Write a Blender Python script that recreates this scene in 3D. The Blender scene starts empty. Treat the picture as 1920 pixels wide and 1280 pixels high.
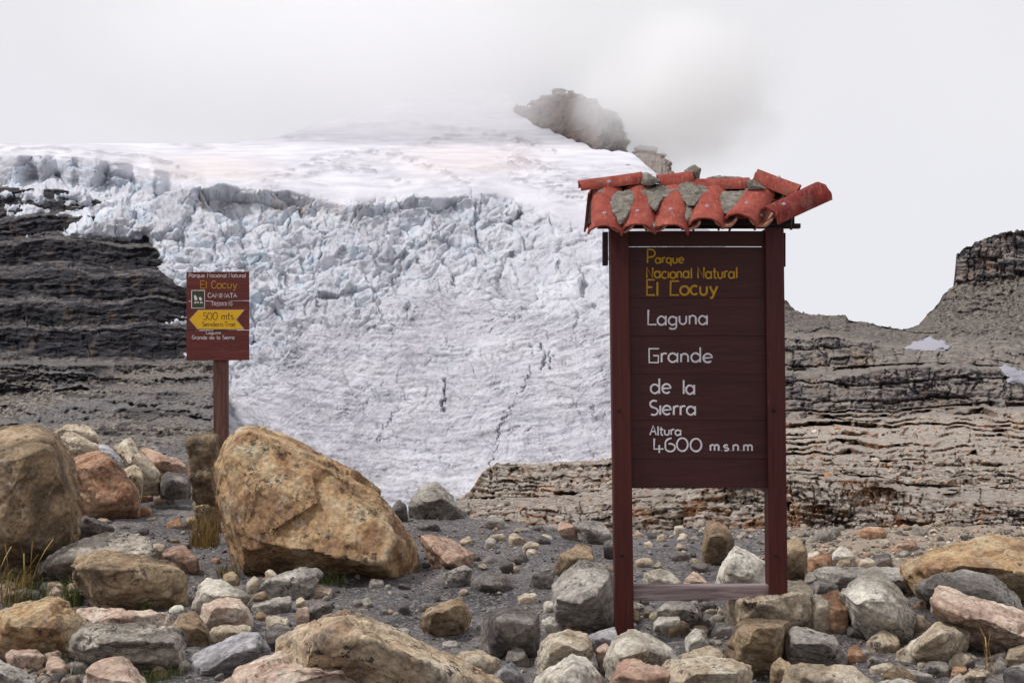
import bpy, bmesh, math, random
import numpy as np
from mathutils import Vector, Matrix

# ------------------------------------------------------------------ camera, world, sun, exposure
SC = bpy.context.scene
COL = SC.collection
F = 2200.0            # focal length in pixels of the 1920 px wide photograph
CAMZ = 1.45           # eye height above the foot of the notice board
HY = 700.0            # picture row of the horizon
cam_d = bpy.data.cameras.new('camera')
cam = bpy.data.objects.new('camera', cam_d); COL.objects.link(cam)
cam.location = (0, 0, CAMZ); cam.rotation_euler = (math.radians(90), 0, 0)
cam_d.sensor_width = 36.0; cam_d.lens = 36.0 * F / 1920.0
cam_d.shift_y = -(HY - 640.0) / 1920.0 * -1.0
cam_d.clip_start = 0.1; cam_d.clip_end = 9000
SC.camera = cam

W = bpy.data.worlds.new('World'); SC.world = W; W.use_nodes = True
SUN_EL, SUN_AZ = math.radians(57), math.radians(-104)     # azimuth from +Y (view direction), clockwise
nt = W.node_tree; nt.nodes.clear()
n_out = nt.nodes.new('ShaderNodeOutputWorld'); n_bg = nt.nodes.new('ShaderNodeBackground')
n_sky = nt.nodes.new('ShaderNodeTexSky'); n_sky.sky_type = 'NISHITA'; n_sky.sun_disc = False
n_sky.sun_elevation = SUN_EL; n_sky.sun_rotation = SUN_AZ; n_sky.altitude = 4000
n_tc = nt.nodes.new('ShaderNodeTexCoord'); n_no = nt.nodes.new('ShaderNodeTexNoise')
n_no.inputs['Scale'].default_value = 1.6; n_no.inputs['Detail'].default_value = 4; n_no.inputs['Roughness'].default_value = 0.45
n_rp = nt.nodes.new('ShaderNodeValToRGB')
n_rp.color_ramp.elements[0].position = 0.3; n_rp.color_ramp.elements[0].color = (9.0, 8.95, 9.5, 1)
n_rp.color_ramp.elements[1].position = 0.7; n_rp.color_ramp.elements[1].color = (10.0, 9.95, 10.2, 1)
n_mx = nt.nodes.new('ShaderNodeMix'); n_mx.data_type = 'RGBA'; n_mx.inputs[0].default_value = 0.94
nt.links.new(n_tc.outputs['Generated'], n_no.inputs['Vector'])
nt.links.new(n_no.outputs['Fac'], n_rp.inputs['Fac'])
nt.links.new(n_sky.outputs[0], n_mx.inputs[6]); nt.links.new(n_rp.outputs[0], n_mx.inputs[7])
nt.links.new(n_mx.outputs[2], n_bg.inputs['Color']); n_bg.inputs['Strength'].default_value = 0.1
nt.links.new(n_bg.outputs[0], n_out.inputs[0])

sun_d = bpy.data.lights.new('sun', 'SUN'); sun = bpy.data.objects.new('sun', sun_d); COL.objects.link(sun)
sun_d.energy = 3.0; sun_d.angle = math.radians(9); sun_d.color = (1.0, 0.975, 0.94)
_sd = Vector((math.sin(SUN_AZ) * math.cos(SUN_EL), math.cos(SUN_AZ) * math.cos(SUN_EL), math.sin(SUN_EL)))
sun.rotation_euler = _sd.to_track_quat('Z', 'Y').to_euler(); sun.location = (-20, -20, 60)

SC.view_settings.view_transform = 'Standard'; SC.view_settings.look = 'None'
SC.view_settings.exposure = -0.15; SC.view_settings.gamma = 1.0
SC.render.engine = 'CYCLES'
SC.cycles.use_denoising = True
SC.cycles.max_bounces = 28; SC.cycles.diffuse_bounces = 3; SC.cycles.volume_bounces = 28

RNG = np.random.RandomState(7); random.seed(7)

# ------------------------------------------------------------------ helpers
def P(px, py, Y):
    """world point seen at picture position (px, py) at distance Y"""
    return np.stack([Y * (px - 960.0) / F, Y + 0 * px, CAMZ + Y * (HY - py) / F], -1)

_perm = np.random.RandomState(3).permutation(256); _perm = np.concatenate([_perm, _perm])
_g = np.random.RandomState(4).normal(size=(256, 3)); _g /= np.linalg.norm(_g, axis=1)[:, None]
_perm = _perm.astype(np.int32); _g = _g.astype(np.float32)
def perlin(p):
    p = np.asarray(p, np.float32); fl = np.floor(p); f = p - fl; i = fl.astype(np.int32) & 255
    u = f * f * f * (f * (f * 6 - 15) + 10)
    ux, uy, uz = u[:, 0], u[:, 1], u[:, 2]; fx, fy, fz = f[:, 0].copy(), f[:, 1].copy(), f[:, 2].copy()
    def corner(dx, dy, dz):
        h = _perm[_perm[_perm[i[:, 0] + dx] + ((i[:, 1] + dy) & 255)] + ((i[:, 2] + dz) & 255)]
        return _g[h, 0] * (fx - dx) + _g[h, 1] * (fy - dy) + _g[h, 2] * (fz - dz)
    def lerp(t, a, b): return a + t * (b - a)
    return 1.6 * lerp(ux, lerp(uy, lerp(uz, corner(0, 0, 0), corner(0, 0, 1)), lerp(uz, corner(0, 1, 0), corner(0, 1, 1))),
                      lerp(uy, lerp(uz, corner(1, 0, 0), corner(1, 0, 1)), lerp(uz, corner(1, 1, 0), corner(1, 1, 1))))
def fbm(p, octv=4, gain=0.5):
    o = 0; a = 1.0; p = np.asarray(p, float)
    for k in range(octv):
        o = o + a * perlin(p + 17.3 * k); p = p * 2.03; a *= gain
    return o
def ridged(p, octv=4, gain=0.5):
    o = 0; a = 1.0; p = np.asarray(p, float)
    for k in range(octv):
        o = o + a * (1 - 2 * np.abs(perlin(p + 9.1 * k))); p = p * 2.07; a *= gain
    return o
def v3(a, b, c=0.0):
    return np.stack([a, b, c + 0 * a], -1)
def voronoi(x, y, seed=0):
    """2D cells: returns F1, F2, random values of the nearest cell, vector from its centre"""
    ix = np.floor(x).astype(np.int64); iy = np.floor(y).astype(np.int64)
    r = np.random.RandomState(100 + seed).rand(65536, 5)
    f1 = np.full(x.shape, 9.0); f2 = np.full(x.shape, 9.0)
    cid = np.zeros(x.shape, np.int64); vx = np.zeros(x.shape); vy = np.zeros(x.shape)
    for dx in (-1, 0, 1):
        for dy in (-1, 0, 1):
            cx = ix + dx; cy = iy + dy
            h = ((cx * 73856093) ^ (cy * 19349663) ^ (seed * 83492791)) & 65535
            ex = x - (cx + r[h, 0]); ey = y - (cy + r[h, 1]); d = np.sqrt(ex * ex + ey * ey)
            near = d < f1
            f2 = np.where(near, f1, np.minimum(f2, d))
            cid = np.where(near, h, cid); vx = np.where(near, ex, vx); vy = np.where(near, ey, vy); f1 = np.where(near, d, f1)
    return f1, f2, r[cid], vx, vy
def bricks(x, y, w, h, seed=0):
    """jointed courses: random values of the block, position in it (-.5..+.5), distance to its nearest joint"""
    r = np.random.RandomState(300 + seed).rand(8192, 4)
    row = np.floor(y / h).astype(np.int64); hr = (row * 7919 + seed * 131) & 8191
    wr = w * (0.6 + 0.8 * r[hr, 0]); xs = x / wr + r[hr, 1] * 10
    xs = xs + 0.22 * np.sin(xs * 2.1 + r[hr, 2] * 6)
    col = np.floor(xs).astype(np.int64); h2 = ((row * 7919) ^ (col * 104729) ^ (seed * 1299709)) & 8191
    fx = xs - col; fy = y / h - row
    return r[h2], fx - 0.5, fy - 0.5, np.minimum(np.minimum(fx, 1 - fx) * wr, np.minimum(fy, 1 - fy) * h)
def cells3(p, seed):
    """nearest 3D cell: random triple of the cell and the vector from its centre"""
    r = np.random.RandomState(900 + seed).rand(4096, 6); ip = np.floor(p).astype(np.int64)
    best = np.full(len(p), 9.0); cid = np.zeros(len(p), np.int64); vec = np.zeros(p.shape)
    for dx in (-1, 0, 1):
        for dy in (-1, 0, 1):
            for dz in (-1, 0, 1):
                c = ip + (dx, dy, dz)
                h = ((c[:, 0] * 73856093) ^ (c[:, 1] * 19349663) ^ (c[:, 2] * 83492791)) & 4095
                e = p - (c + r[h, :3]); dd = (e * e).sum(1); near = dd < best
                best = np.where(near, dd, best); cid = np.where(near, h, cid); vec = np.where(near[:, None], e, vec)
    return r[cid, 3:], vec
def sstep(a, b, x):
    t = np.clip((x - a) / (b - a), 0, 1); return t * t * (3 - 2 * t)

def link(name, mesh, mat=None, parent=None):
    o = bpy.data.objects.new(name, mesh); COL.objects.link(o)
    if mat is not None:
        mesh.materials.clear(); mesh.materials.append(mat)
    if parent is not None: o.parent = parent
    return o
def empty(name, loc=(0, 0, 0)):
    o = bpy.data.objects.new(name, None); COL.objects.link(o); o.location = loc; o.empty_display_size = 0.1
    return o
def tag(o, label=None, cat=None, group=None, kind=None):
    if label: o['label'] = label
    if cat: o['category'] = cat
    if group: o['group'] = group
    if kind: o['kind'] = kind
    return o
def grid_mesh(name, V, nr, nc, attrs=None, smooth=True):
    me = bpy.data.meshes.new(name)
    idx = np.arange(nr * nc).reshape(nr, nc)
    q = np.stack([idx[:-1, :-1], idx[:-1, 1:], idx[1:, 1:], idx[1:, :-1]], -1).reshape(-1, 4)
    n = len(q)
    me.vertices.add(nr * nc); me.vertices.foreach_set('co', V.astype(np.float32).ravel())
    me.loops.add(n * 4); me.loops.foreach_set('vertex_index', q.astype(np.int32).ravel())
    me.polygons.add(n); me.polygons.foreach_set('loop_start', (np.arange(n) * 4).astype(np.int32))
    me.polygons.foreach_set('loop_total', np.full(n, 4, np.int32))
    me.polygons.foreach_set('use_smooth', np.full(n, smooth, bool))
    me.update(calc_edges=True)
    for k, a in (attrs or {}).items():
        at = me.attributes.new(k, 'FLOAT', 'POINT'); at.data.foreach_set('value', a.astype(np.float32).ravel())
    return me
def tri_mesh(name, V, T, smooth=False):
    me = bpy.data.meshes.new(name); n = len(T)
    me.vertices.add(len(V)); me.vertices.foreach_set('co', np.asarray(V, np.float32).ravel())
    me.loops.add(n * 3); me.loops.foreach_set('vertex_index', np.asarray(T, np.int32).ravel())
    me.polygons.add(n); me.polygons.foreach_set('loop_start', (np.arange(n) * 3).astype(np.int32))
    me.polygons.foreach_set('loop_total', np.full(n, 3, np.int32))
    me.polygons.foreach_set('use_smooth', np.full(n, smooth, bool))
    me.update(calc_edges=True); return me

# ------------------------------------------------------------------ materials
def srgb(r, g, b):
    f = lambda c: c / 12.92 if c <= 0.04045 else ((c + 0.055) / 1.055) ** 2.4
    return (f(r / 255), f(g / 255), f(b / 255), 1.0)
class NT:
    def __init__(s, name):
        s.m = bpy.data.materials.new(name); s.m.use_nodes = True; s.t = s.m.node_tree
        s.b = s.t.nodes['Principled BSDF']; s.b.inputs['Roughness'].default_value = 0.9
        s.b.inputs['Specular IOR Level'].default_value = 0.25
    def n(s, typ, **k):
        o = s.t.nodes.new('ShaderNode' + typ)
        for a, v in k.items(): setattr(o, a, v)
        return o
    def l(s, a, b): s.t.links.new(a, b)
    def coord(s, kind='Object', scale=(1, 1, 1), rand=False):
        c = s.n('TexCoord'); out = c.outputs[kind]
        mp = s.n('Mapping'); mp.inputs['Scale'].default_value = scale; s.l(out, mp.inputs['Vector'])
        if rand:
            oi = s.n('ObjectInfo'); mm = s.n('Math', operation='MULTIPLY'); mm.inputs[1].default_value = 37.0
            s.l(oi.outputs['Random'], mm.inputs[0])
            cx = s.n('CombineXYZ'); s.l(mm.outputs[0], cx.inputs[0]); s.l(mm.outputs[0], cx.inputs[1])
            s.l(cx.outputs[0], mp.inputs['Location'])
        return mp.outputs[0]
    def noise(s, vec, scale, detail=6, rough=0.55, dist=0.0):
        o = s.n('TexNoise'); s.l(vec, o.inputs['Vector']); o.inputs['Scale'].default_value = scale
        o.inputs['Detail'].default_value = detail; o.inputs['Roughness'].default_value = rough
        o.inputs['Distortion'].default_value = dist
        return o.outputs['Fac']
    def vor(s, vec, scale, feature='F1'):
        o = s.n('TexVoronoi', feature=feature); s.l(vec, o.inputs['Vector']); o.inputs['Scale'].default_value = scale
        return o.outputs['Distance']
    def ramp(s, fac, stops):
        o = s.n('ValToRGB'); s.l(fac, o.inputs['Fac']); r = o.color_ramp
        while len(r.elements) < len(stops): r.elements.new(0.5)
        for e, (p, c) in zip(r.elements, stops):
            e.position = p; e.color = c if len(c) == 4 else tuple(c) + (1,)
        return o.outputs['Color']
    def step(s, fac, a, b):
        o = s.n('MapRange', interpolation_type='SMOOTHSTEP'); s.l(fac, o.inputs['Value'])
        o.inputs['From Min'].default_value = a; o.inputs['From Max'].default_value = b
        return o.outputs['Result']
    def mix(s, fac, a, b, blend='MIX'):
        o = s.n('Mix', data_type='RGBA', blend_type=blend)
        for sock, v in ((o.inputs[0], fac), (o.inputs[6], a), (o.inputs[7], b)):
            if hasattr(v, 'links'): s.l(v, sock)
            else: sock.default_value = v
        return o.outputs[2]
    def math(s, op, a, b=0.0):
        o = s.n('Math', operation=op)
        for sock, v in ((o.inputs[0], a), (o.inputs[1], b)):
            if hasattr(v, 'links'): s.l(v, sock)
            else: sock.default_value = v
        return o.outputs[0]
    def attr(s, name):
        o = s.n('Attribute', attribute_name=name); return o.outputs['Fac']
    def nz(s):
        g = s.n('NewGeometry'); x = s.n('SeparateXYZ'); s.l(g.outputs['Normal'], x.inputs[0]); return x.outputs['Z']
    def color(s, c): s.l(c, s.b.inputs['Base Color']) if hasattr(c, 'links') else setattr(s.b.inputs['Base Color'], 'default_value', c)
    def bump(s, *hs):
        nrm = None
        for h, st, d in hs:
            b = s.n('Bump'); b.inputs['Strength'].default_value = st; b.inputs['Distance'].default_value = d
            s.l(h, b.inputs['Height'])
            if nrm is not None: s.l(nrm, b.inputs['Normal'])
            nrm = b.outputs['Normal']
        s.l(nrm, s.b.inputs['Normal'])

def rock_mat(name, c1, c2, c3, dark=0.25, pale=0.3, band=0.0):
    m = NT(name); v = m.coord('Object', rand=True)
    a = m.noise(v, 2.6, 10, 0.68, 0.8)
    dk = tuple(x * 0.62 for x in c1[:3]) + (1,)
    col = m.ramp(a, [(0.33, dk), (0.43, c1), (0.52, c2), (0.64, c3)])
    if band:
        vb = m.coord('Object', (1.0, 1.0, 6.0), True)
        bb = m.step(m.noise(vb, 2.4, 8, 0.65, 0.7), 0.46, 0.56)
        col = m.mix(m.math('MULTIPLY', bb, band), col, srgb(92, 84, 80))
    fine = m.noise(v, 34, 9, 0.75)
    g2 = m.noise(v, 8, 9, 0.7, 0.5)
    col = m.mix(m.math('MULTIPLY', m.step(g2, 0.52, 0.63), pale), col, srgb(192, 184, 170))        # pale lichen and bare patches
    cl = m.step(m.noise(v, 4.1, 5, 0.6), 0.5, 0.6)
    sp = m.step(m.noise(v, 24, 7, 0.75), 0.52, 0.57)
    col = m.mix(m.math('MINIMUM', m.math('MULTIPLY', m.math('MULTIPLY', cl, sp), dark * 2.8), 0.9), col, srgb(50, 47, 48))    # dark lichen specks in clusters
    st = m.step(m.noise(v, 5.5, 7, 0.7, 0.5), 0.54, 0.66)
    col = m.mix(m.math('MULTIPLY', st, dark), col, srgb(96, 88, 82))
    gr = m.ramp(fine, [(0.34, (0.5, 0.49, 0.48, 1)), (0.5, (0.95, 0.95, 0.95, 1)), (0.64, (1.35, 1.34, 1.3, 1))])
    col = m.mix(1.0, col, gr, 'MULTIPLY')
    hs = m.n('HueSaturation'); hs.inputs['Saturation'].default_value = 0.87; m.l(col, hs.inputs['Color']); col = hs.outputs['Color']
    m.color(col)
    m.bump((m.noise(v, 9, 11, 0.75, 0.4), 0.8, 0.02), (fine, 0.7, 0.014), (m.noise(v, 110, 5, 0.7), 0.6, 0.004))
    return m.m
ROCK = {
    'orange': rock_mat('orange_sandstone', srgb(142, 104, 66), srgb(178, 142, 94), srgb(194, 172, 136), 0.3, 0.3),
    'rust':   rock_mat('rusty_sandstone', srgb(132, 90, 62), srgb(166, 120, 84), srgb(188, 152, 116), 0.3, 0.2),
    'olive':  rock_mat('olive_brown_sandstone', srgb(112, 92, 68), srgb(144, 118, 86), srgb(174, 150, 116), 0.25, 0.25),
    'tan':    rock_mat('tan_sandstone', srgb(162, 142, 116), srgb(190, 172, 146), srgb(208, 196, 174), 0.3, 0.35),
    'pale':   rock_mat('pale_quartzite', srgb(178, 166, 148), srgb(204, 194, 178), srgb(220, 214, 200), 0.25, 0.4, 0.22),
    'grey':   rock_mat('grey_sandstone', srgb(138, 130, 122), srgb(168, 160, 150), srgb(194, 186, 175), 0.35, 0.35, 0.3),
    'blue':   rock_mat('blue_grey_slate', srgb(152, 149, 152), srgb(180, 176, 180), srgb(202, 198, 200), 0.25, 0.3, 0.4),
    'dark':   rock_mat('dark_grey_rock', srgb(86, 80, 79), srgb(114, 106, 101), srgb(148, 139, 130), 0.35, 0.2, 0.2),
    'pink':   rock_mat('pinkish_sandstone', srgb(176, 144, 124), srgb(200, 172, 150), srgb(216, 198, 178), 0.22, 0.35),
    'red':    rock_mat('red_brown_sandstone', srgb(158, 120, 100), srgb(184, 148, 124), srgb(202, 174, 152), 0.25, 0.3),
    'layer':  rock_mat('layered_grey_tan_rock', srgb(144, 134, 122), srgb(178, 166, 150), srgb(202, 190, 174), 0.4, 0.35, 0.75),
    'mottle': rock_mat('mottled_orange_grey_rock', srgb(164, 134, 102), srgb(192, 166, 132), srgb(210, 192, 164), 0.7, 0.35, 0.1),
}

# ------------------------------------------------------------------ far terrain: mountain, glacier, cliffs
S = 1.5
_mp = np.array([150, 180, 225, 270, 300, 330, 365, 400, 450, 550, 680, 800, 940, 1000.])
_mY = np.array([800, 700, 560, 430, 345, 300, 268, 257, 245, 226, 207, 193, 175, 168.]) * S
def M_Y(px, py):
    y = np.exp(np.interp(py, _mp, np.log(_mY)))
    return y * (1 + 0.28 * sstep(1150, 1480, px))

def poly_interp(pts, px):
    pts = np.array(pts, float); return np.interp(px, pts[:, 0], pts[:, 1])
def seg_dist(px, py, pts):
    d = np.full(px.shape, 1e9)
    for (ax, ay), (bx, by) in zip(pts[:-1], pts[1:]):
        vx, vy = bx - ax, by - ay; t = np.clip(((px - ax) * vx + (py - ay) * vy) / (vx * vx + vy * vy + 1e-9), 0, 1)
        d = np.minimum(d, np.hypot(px - ax - t * vx, py - ay - t * vy))
    return d
def inside(px, py, poly):
    c = np.zeros(px.shape, bool); n = len(poly)
    for k in range(n):
        (x0, y0), (x1, y1) = poly[k], poly[(k + 1) % n]
        if y0 == y1: continue
        c ^= ((y0 > py) != (y1 > py)) & (px < (x1 - x0) * (py - y0) / (y1 - y0) + x0)
    return c
def sdist(px, py, poly):
    d = seg_dist(px, py, list(poly) + [poly[0]]); return np.where(inside(px, py, poly), d, -d)

# edge where the ice lies on the dark cliff (picture positions)
ICE_EDGE = [(-900, 355), (-300, 360), (0, 366), (60, 364), (120, 372), (165, 382), (200, 402), (150, 420), (135, 436), (200, 442), (284, 438),
            (292, 470), (305, 515), (325, 548), (346, 553), (318, 590), (290, 612), (330, 606), (352, 606), (356, 690), (385, 705), (392, 745), (405, 800), (400, 1100)]
ICE_POLY = ICE_EDGE + [(3000, 1100), (3000, -200), (-900, -200)]

def build_glacier():
    px1 = np.concatenate([np.linspace(-420, -8, 46), np.linspace(0, 1150, 690), np.linspace(1160, 1560, 50)])
    top = poly_interp([(-420, 276), (0, 270), (300, 269), (450, 267), (520, 257), (600, 232), (700, 203), (800, 180), (880, 170), (945, 172), (965, 190),
                       (975, 207), (1000, 232), (1050, 250), (1090, 266), (1120, 279), (1165, 281), (1185, 285), (1225, 318), (1300, 400), (1400, 500), (1480, 600), (1560, 660)], px1)
    top = top + (3.5 * fbm(v3(px1 / 17, px1 * 0, 91.), 3) + 2) * sstep(940, 970, px1)
    nr = 490; t = np.linspace(0, 1, nr)[:, None]
    px = np.repeat(px1[None], nr, 0); py = 985 + (top[None] - 985) * t
    nc = len(px1); px = px.ravel(); py = py.ravel()
    # world-like coordinates on the face for the relief
    Y0 = M_Y(px, py); X0 = Y0 * (px - 960) / F; Z0 = CAMZ + Y0 * (HY - py) / F
    wob = 9 * fbm(v3(px / 90, py / 60), 3)
    # ice cliffs: a vertical band below each lip, a flat shelf above it
    q = py.copy()
    for lip, hh, lo, hi in (([(-420, 286), (0, 292), (110, 292), (200, 300), (300, 318), (360, 332), (430, 346)], 62, -500, 330),
                            ([(330, 362), (380, 360), (440, 356), (540, 356), (600, 372), (650, 380), (720, 385), (800, 372), (880, 362), (910, 364)], 36, 350, 905)):
        L = poly_interp(lip, px) + 0.5 * wob; w = sstep(lo - 40, lo + 30, px) * (1 - sstep(hi - 60, hi + 60, px)); h = hh * (0.75 + 0.35 * fbm(v3(px / 70, px * 0 + lo), 2))
        s = np.where(py < L - 34, py, np.where(py < L, (L - 34) + (py - L + 34) * (34 + h - 4) / 34, np.where(py < L + h, L + h - 4 + (py - L) * 4 / np.maximum(h, 1), py)))
        q = q + w * (s - py)
    Y = M_Y(px, q)
    k = Y / F                                         # metres per picture pixel
    # mask of the broken, blocky ice
    up = poly_interp([(-420, 290), (0, 292), (200, 305), (330, 345), (500, 352), (620, 375), (880, 362), (950, 365), (1050, 410), (1200, 440)], px) + wob
    lo = poly_interp([(-420, 420), (150, 470), (330, 640), (450, 680), (520, 640), (600, 560), (700, 585), (800, 520), (900, 500), (1000, 560), (1140, 600)], px) + 2 * wob
    ser = sstep(-8, 14, py - up) * (1 - sstep(-80, 120, py - lo)) * (1 - 0.45 * sstep(900, 1050, px))
    low = sstep(-40, 60, py - lo)
    snow = 1 - sstep(-14, 6, py - up)
    # blocks
    wx = px + 14 * fbm(v3(px / 55, py / 45, 3.0), 3); wy = py + 10 * fbm(v3(px / 55, py / 45, 8.0), 3)
    d = np.zeros(px.shape); crev = np.zeros(px.shape)
    for sx, sy, amp, cw, sd in ((120, 70, 24, 8, 4), (60, 36, 15, 5, 1), (27, 17, 8, 2.6, 2), (12, 8, 3.2, 1.4, 3)):
        f1, f2, r, vx, vy = voronoi(wx / sx, wy / sy, sd)
        e = (f2 - f1) * sx * 0.6
        d += ser * amp * ((r[:, 2] - 0.5) * 1.5 + (r[:, 3] - 0.5) * 2.2 * vx + (-0.25 - r[:, 4]) * 1.3 * vy)
        c = np.exp(-(e / cw) ** 2) * (r[:, 3] * 0.7 + 0.3); crev = np.maximum(crev, c * ser * (0.9 if sd < 3 else 0.5)); d -= ser * amp * 0.55 * c
    d += ser * 2.0 * fbm(v3(px / 14, py / 9, 1.0), 4)
    # smoother lower tongue: long nearly level cracks bent downwards in the middle, slanting flow lines
    bow = 26 * np.exp(-((px - 800) / 330.0) ** 2) - 0.05 * (px - 500)
    rad = np.hypot((px - 790) * 0.62, py - 330); ly = rad + bow * 0 + 9 * fbm(v3(px / 130, py / 70, 5.0), 3)
    rl = ridged(v3(px / 46, ly / 5.2, 2.0), 3); rl2 = ridged(v3(px / 90, ly / 11.0, 6.0), 3)
    a = px * 0.62 + py * 0.78; b = -px * 0.78 + py * 0.62
    dg = ridged(v3(a / 9.0, b / 120.0, 4.0), 3)
    dwt = sstep(440, 560, px) * (1 - sstep(640, 830, px)) * sstep(560, 640, py)
    low_d = 0.7 * rl + 1.5 * rl2 + 1.2 * dwt * dg + 9 * fbm(v3(px / 150, py / 80, 7.0), 3) + 2.2 * fbm(v3(px / 24, py / 10, 7.7), 4)
    patch = sstep(0.05, 0.5, fbm(v3(px / 120, py / 70, 11.0), 3))
    f1, f2, r, vx, vy = voronoi((px + 8 * fbm(v3(px / 40, py / 30, 13.), 2)) / 30, ly / 8.0, 5)
    cc = np.exp(-((f2 - f1) * 8 / 1.4) ** 2) * (r[:, 2] > 0.45)
    low_d += patch * (-3.0 * cc + 4.5 * (r[:, 3] - 0.5) - 3.0 * vy * r[:, 4])
    d += low * low_d * 0.9; crev = np.maximum(crev, low * np.maximum(patch * cc * 0.55, 0.35 * sstep(0.55, 0.95, -rl)))
    # dense fine cracks bent along the flow, over the whole face
    net = np.zeros(px.shape)
    fl = 62 * fbm(v3(px / 230, py / 150, 81.), 2); cx = px + 0.5 * fl + 10 * fbm(v3(px / 45, py / 32, 83.), 3); cy = ly + fl + 7 * fbm(v3(px / 45, py / 32, 82.), 3)
    for sx, sy, cw, wt, sd in ((46, 19, 1.5, 1.0, 21), (24, 9, 1.1, .8, 22), (13, 5.2, .8, .5, 23)):
        f1, f2, r, vx, vy = voronoi(cx / sx, cy / sy, sd)
        c = np.exp(-((f2 - f1) * sy / cw) ** 2) * sstep(0.15, 0.75, r[:, 2]); net = np.maximum(net, wt * c); d += (low * 1.0 + ser * 0.4) * (1.6 * wt * (r[:, 3] - 0.5) - 1.6 * wt * c - 1.5 * wt * vy * r[:, 4])
    net *= (low + 0.7 * ser) * sstep(-0.5, 0.25, fbm(v3(px / 80, py / 40, 84.), 3))
    # open crevasses
    for pts, wd, dep in (([(833, 712), (835, 740), (829, 772)], 3.0, 16), ([(1012, 642), (1022, 668), (1016, 690)], 3.4, 16), ([(1030, 660), (1034, 690)], 2.4, 10), ([(990, 640), (1004, 668)], 2.2, 9),
                         ([(995, 690), (984, 724), (972, 740)], 2.0, 9), ([(965, 760), (938, 800), (928, 850), (915, 880)], 2.0, 10), ([(745, 765), (718, 808), (710, 830)], 1.8, 8),
                         ([(835, 628), (846, 655)], 1.8, 7), ([(1075, 750), (1085, 775)], 2.0, 7), ([(1110, 758), (1116, 785)], 2.0, 8), ([(405, 455), (403, 490)], 2, 8), ([(660, 540), (668, 575)], 2.4, 9),
                         ([(560, 365), (568, 400)], 2.5, 8), ([(880, 350), (886, 372)], 2.5, 8), ([(700, 560), (720, 600)], 2.0, 7), ([(1090, 545), (1130, 590)], 2.0, 6)):
        dd = seg_dist(px + 7 * fbm(v3(px / 13, py / 9, 2.2), 3), py + 4 * fbm(v3(px / 11, py / 11, 5.2), 2), pts); g = np.exp(-(dd / (wd * (0.45 + 0.5 * np.abs(perlin(v3(px / 8, py / 14, 6.6)))))) ** 2); d -= dep * g; crev = np.maximum(crev, 0.8 * g)
    # snowfields above: soft swells, some grey rough ice
    rough_up = sstep(0.12, 0.45, fbm(v3(px / 150, py / 34, 21.0), 3) + 0.35 * np.exp(-(((px - 700) / 150) ** 2 + ((py - 305) / 26) ** 2)) + 0.4 * np.exp(-(((px - 1050) / 90) ** 2 + ((py - 320) / 30) ** 2)) - 0.25 * np.exp(-(((px - 480) / 140) ** 2 + ((py - 310) / 40) ** 2)))
    d += snow * (5 * fbm(v3(px / 120, py / 24, 22.0), 3) + rough_up * (2.6 * ridged(v3(px / 40, py / 9, 23.0), 4)))
    arcs = np.zeros(px.shape)
    for pts, wd in (([(490, 345), (540, 322), (600, 300), (680, 284), (760, 294), (830, 322), (880, 345)], 9), ([(560, 330), (620, 318), (700, 322), (760, 340)], 7), ([(640, 236), (740, 232), (840, 240), (930, 250)], 5),
                    ([(800, 262), (880, 250), (960, 258), (1040, 285)], 6), ([(940, 300), (1000, 310), (1060, 330), (1130, 352)], 12), ([(960, 330), (1040, 352), (1120, 380)], 12), ([(0, 282), (120, 280), (260, 292), (330, 312)], 6), ([(330, 330), (420, 350), (520, 352)], 6)):
        dd = seg_dist(px + 8 * fbm(v3(px / 40, py / 20, 71.), 2), py + 4 * fbm(v3(px / 30, py / 12, 72.), 3), pts); arcs = np.maximum(arcs, np.exp(-(dd / wd) ** 2))
    arcs *= snow * sstep(-0.25, 0.3, fbm(v3(px / 26, py / 7, 73.), 3))
    d += arcs * (3.0 + 4.0 * ridged(v3(px / 22, py / 7, 74.0), 3))
    tint = np.clip(np.exp(-(((px - 400) / 110) ** 2 + ((py - 318) / 26) ** 2)) + np.exp(-(((px - 880) / 130) ** 2 + ((py - 300) / 30) ** 2)) * 0.8, 0, 1) * snow
    # the ice edge on the dark cliff: inside proud, outside buried
    e = sdist(px + 7 * fbm(v3(px / 22, py / 16, 31.0), 3), py + 5 * fbm(v3(px / 22, py / 16, 37.0), 3), ICE_POLY)
    edge = np.where(e > 0, 26 * (1 - np.exp(-e / 9.0)), e * 3.0); edge = np.clip(edge, -70, 26)
    edge = np.where(px < 470, edge, 26)
    Yd = Y - k * (d * 0.85 + edge)
    pyd = py - d * 0.35 * sstep(4, 40, py - np.repeat(top[None], nr, 0).ravel())
    V = P(px, pyd, Yd)
    dirt = np.clip(low * (0.38 + 0.5 * fbm(v3(px / 120, ly / 9, 41.0), 4) + 0.25 * dwt * dg) + ser * (0.25 + 0.35 * fbm(v3(px / 60, py / 30, 42.0), 4)) + snow * rough_up * (0.3 + 0.4 * fbm(v3(px / 30, py / 5, 43.0), 3)), 0, 1)
    dirt = np.clip(dirt + 0.75 * arcs + 0.1 * low, 0, 1)
    dirt *= 1 - 0.75 * sstep(60, 0, np.abs(e)) * (px < 450)
    streak = ser * sstep(0.1, 0.5, fbm(v3(px / 7, py / 70, 51.0), 3)) * np.exp(-((py - 385) / 22) ** 2) * (px > 350) * (px < 700)
    blue = np.clip(0.85 * crev + 0.55 * ser * sstep(0.1, 0.55, fbm(v3(px / 50, py / 30, 61.0), 3)) * (1 - 0.6 * sstep(500, 900, px)), 0, 1)
    V = V.reshape(nr, nc, 3)
    back = V[-1].copy(); back[:, :2] *= 1.25; back[:, 2] -= 60
    V = np.concatenate([V, back[None]], 0)
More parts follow.
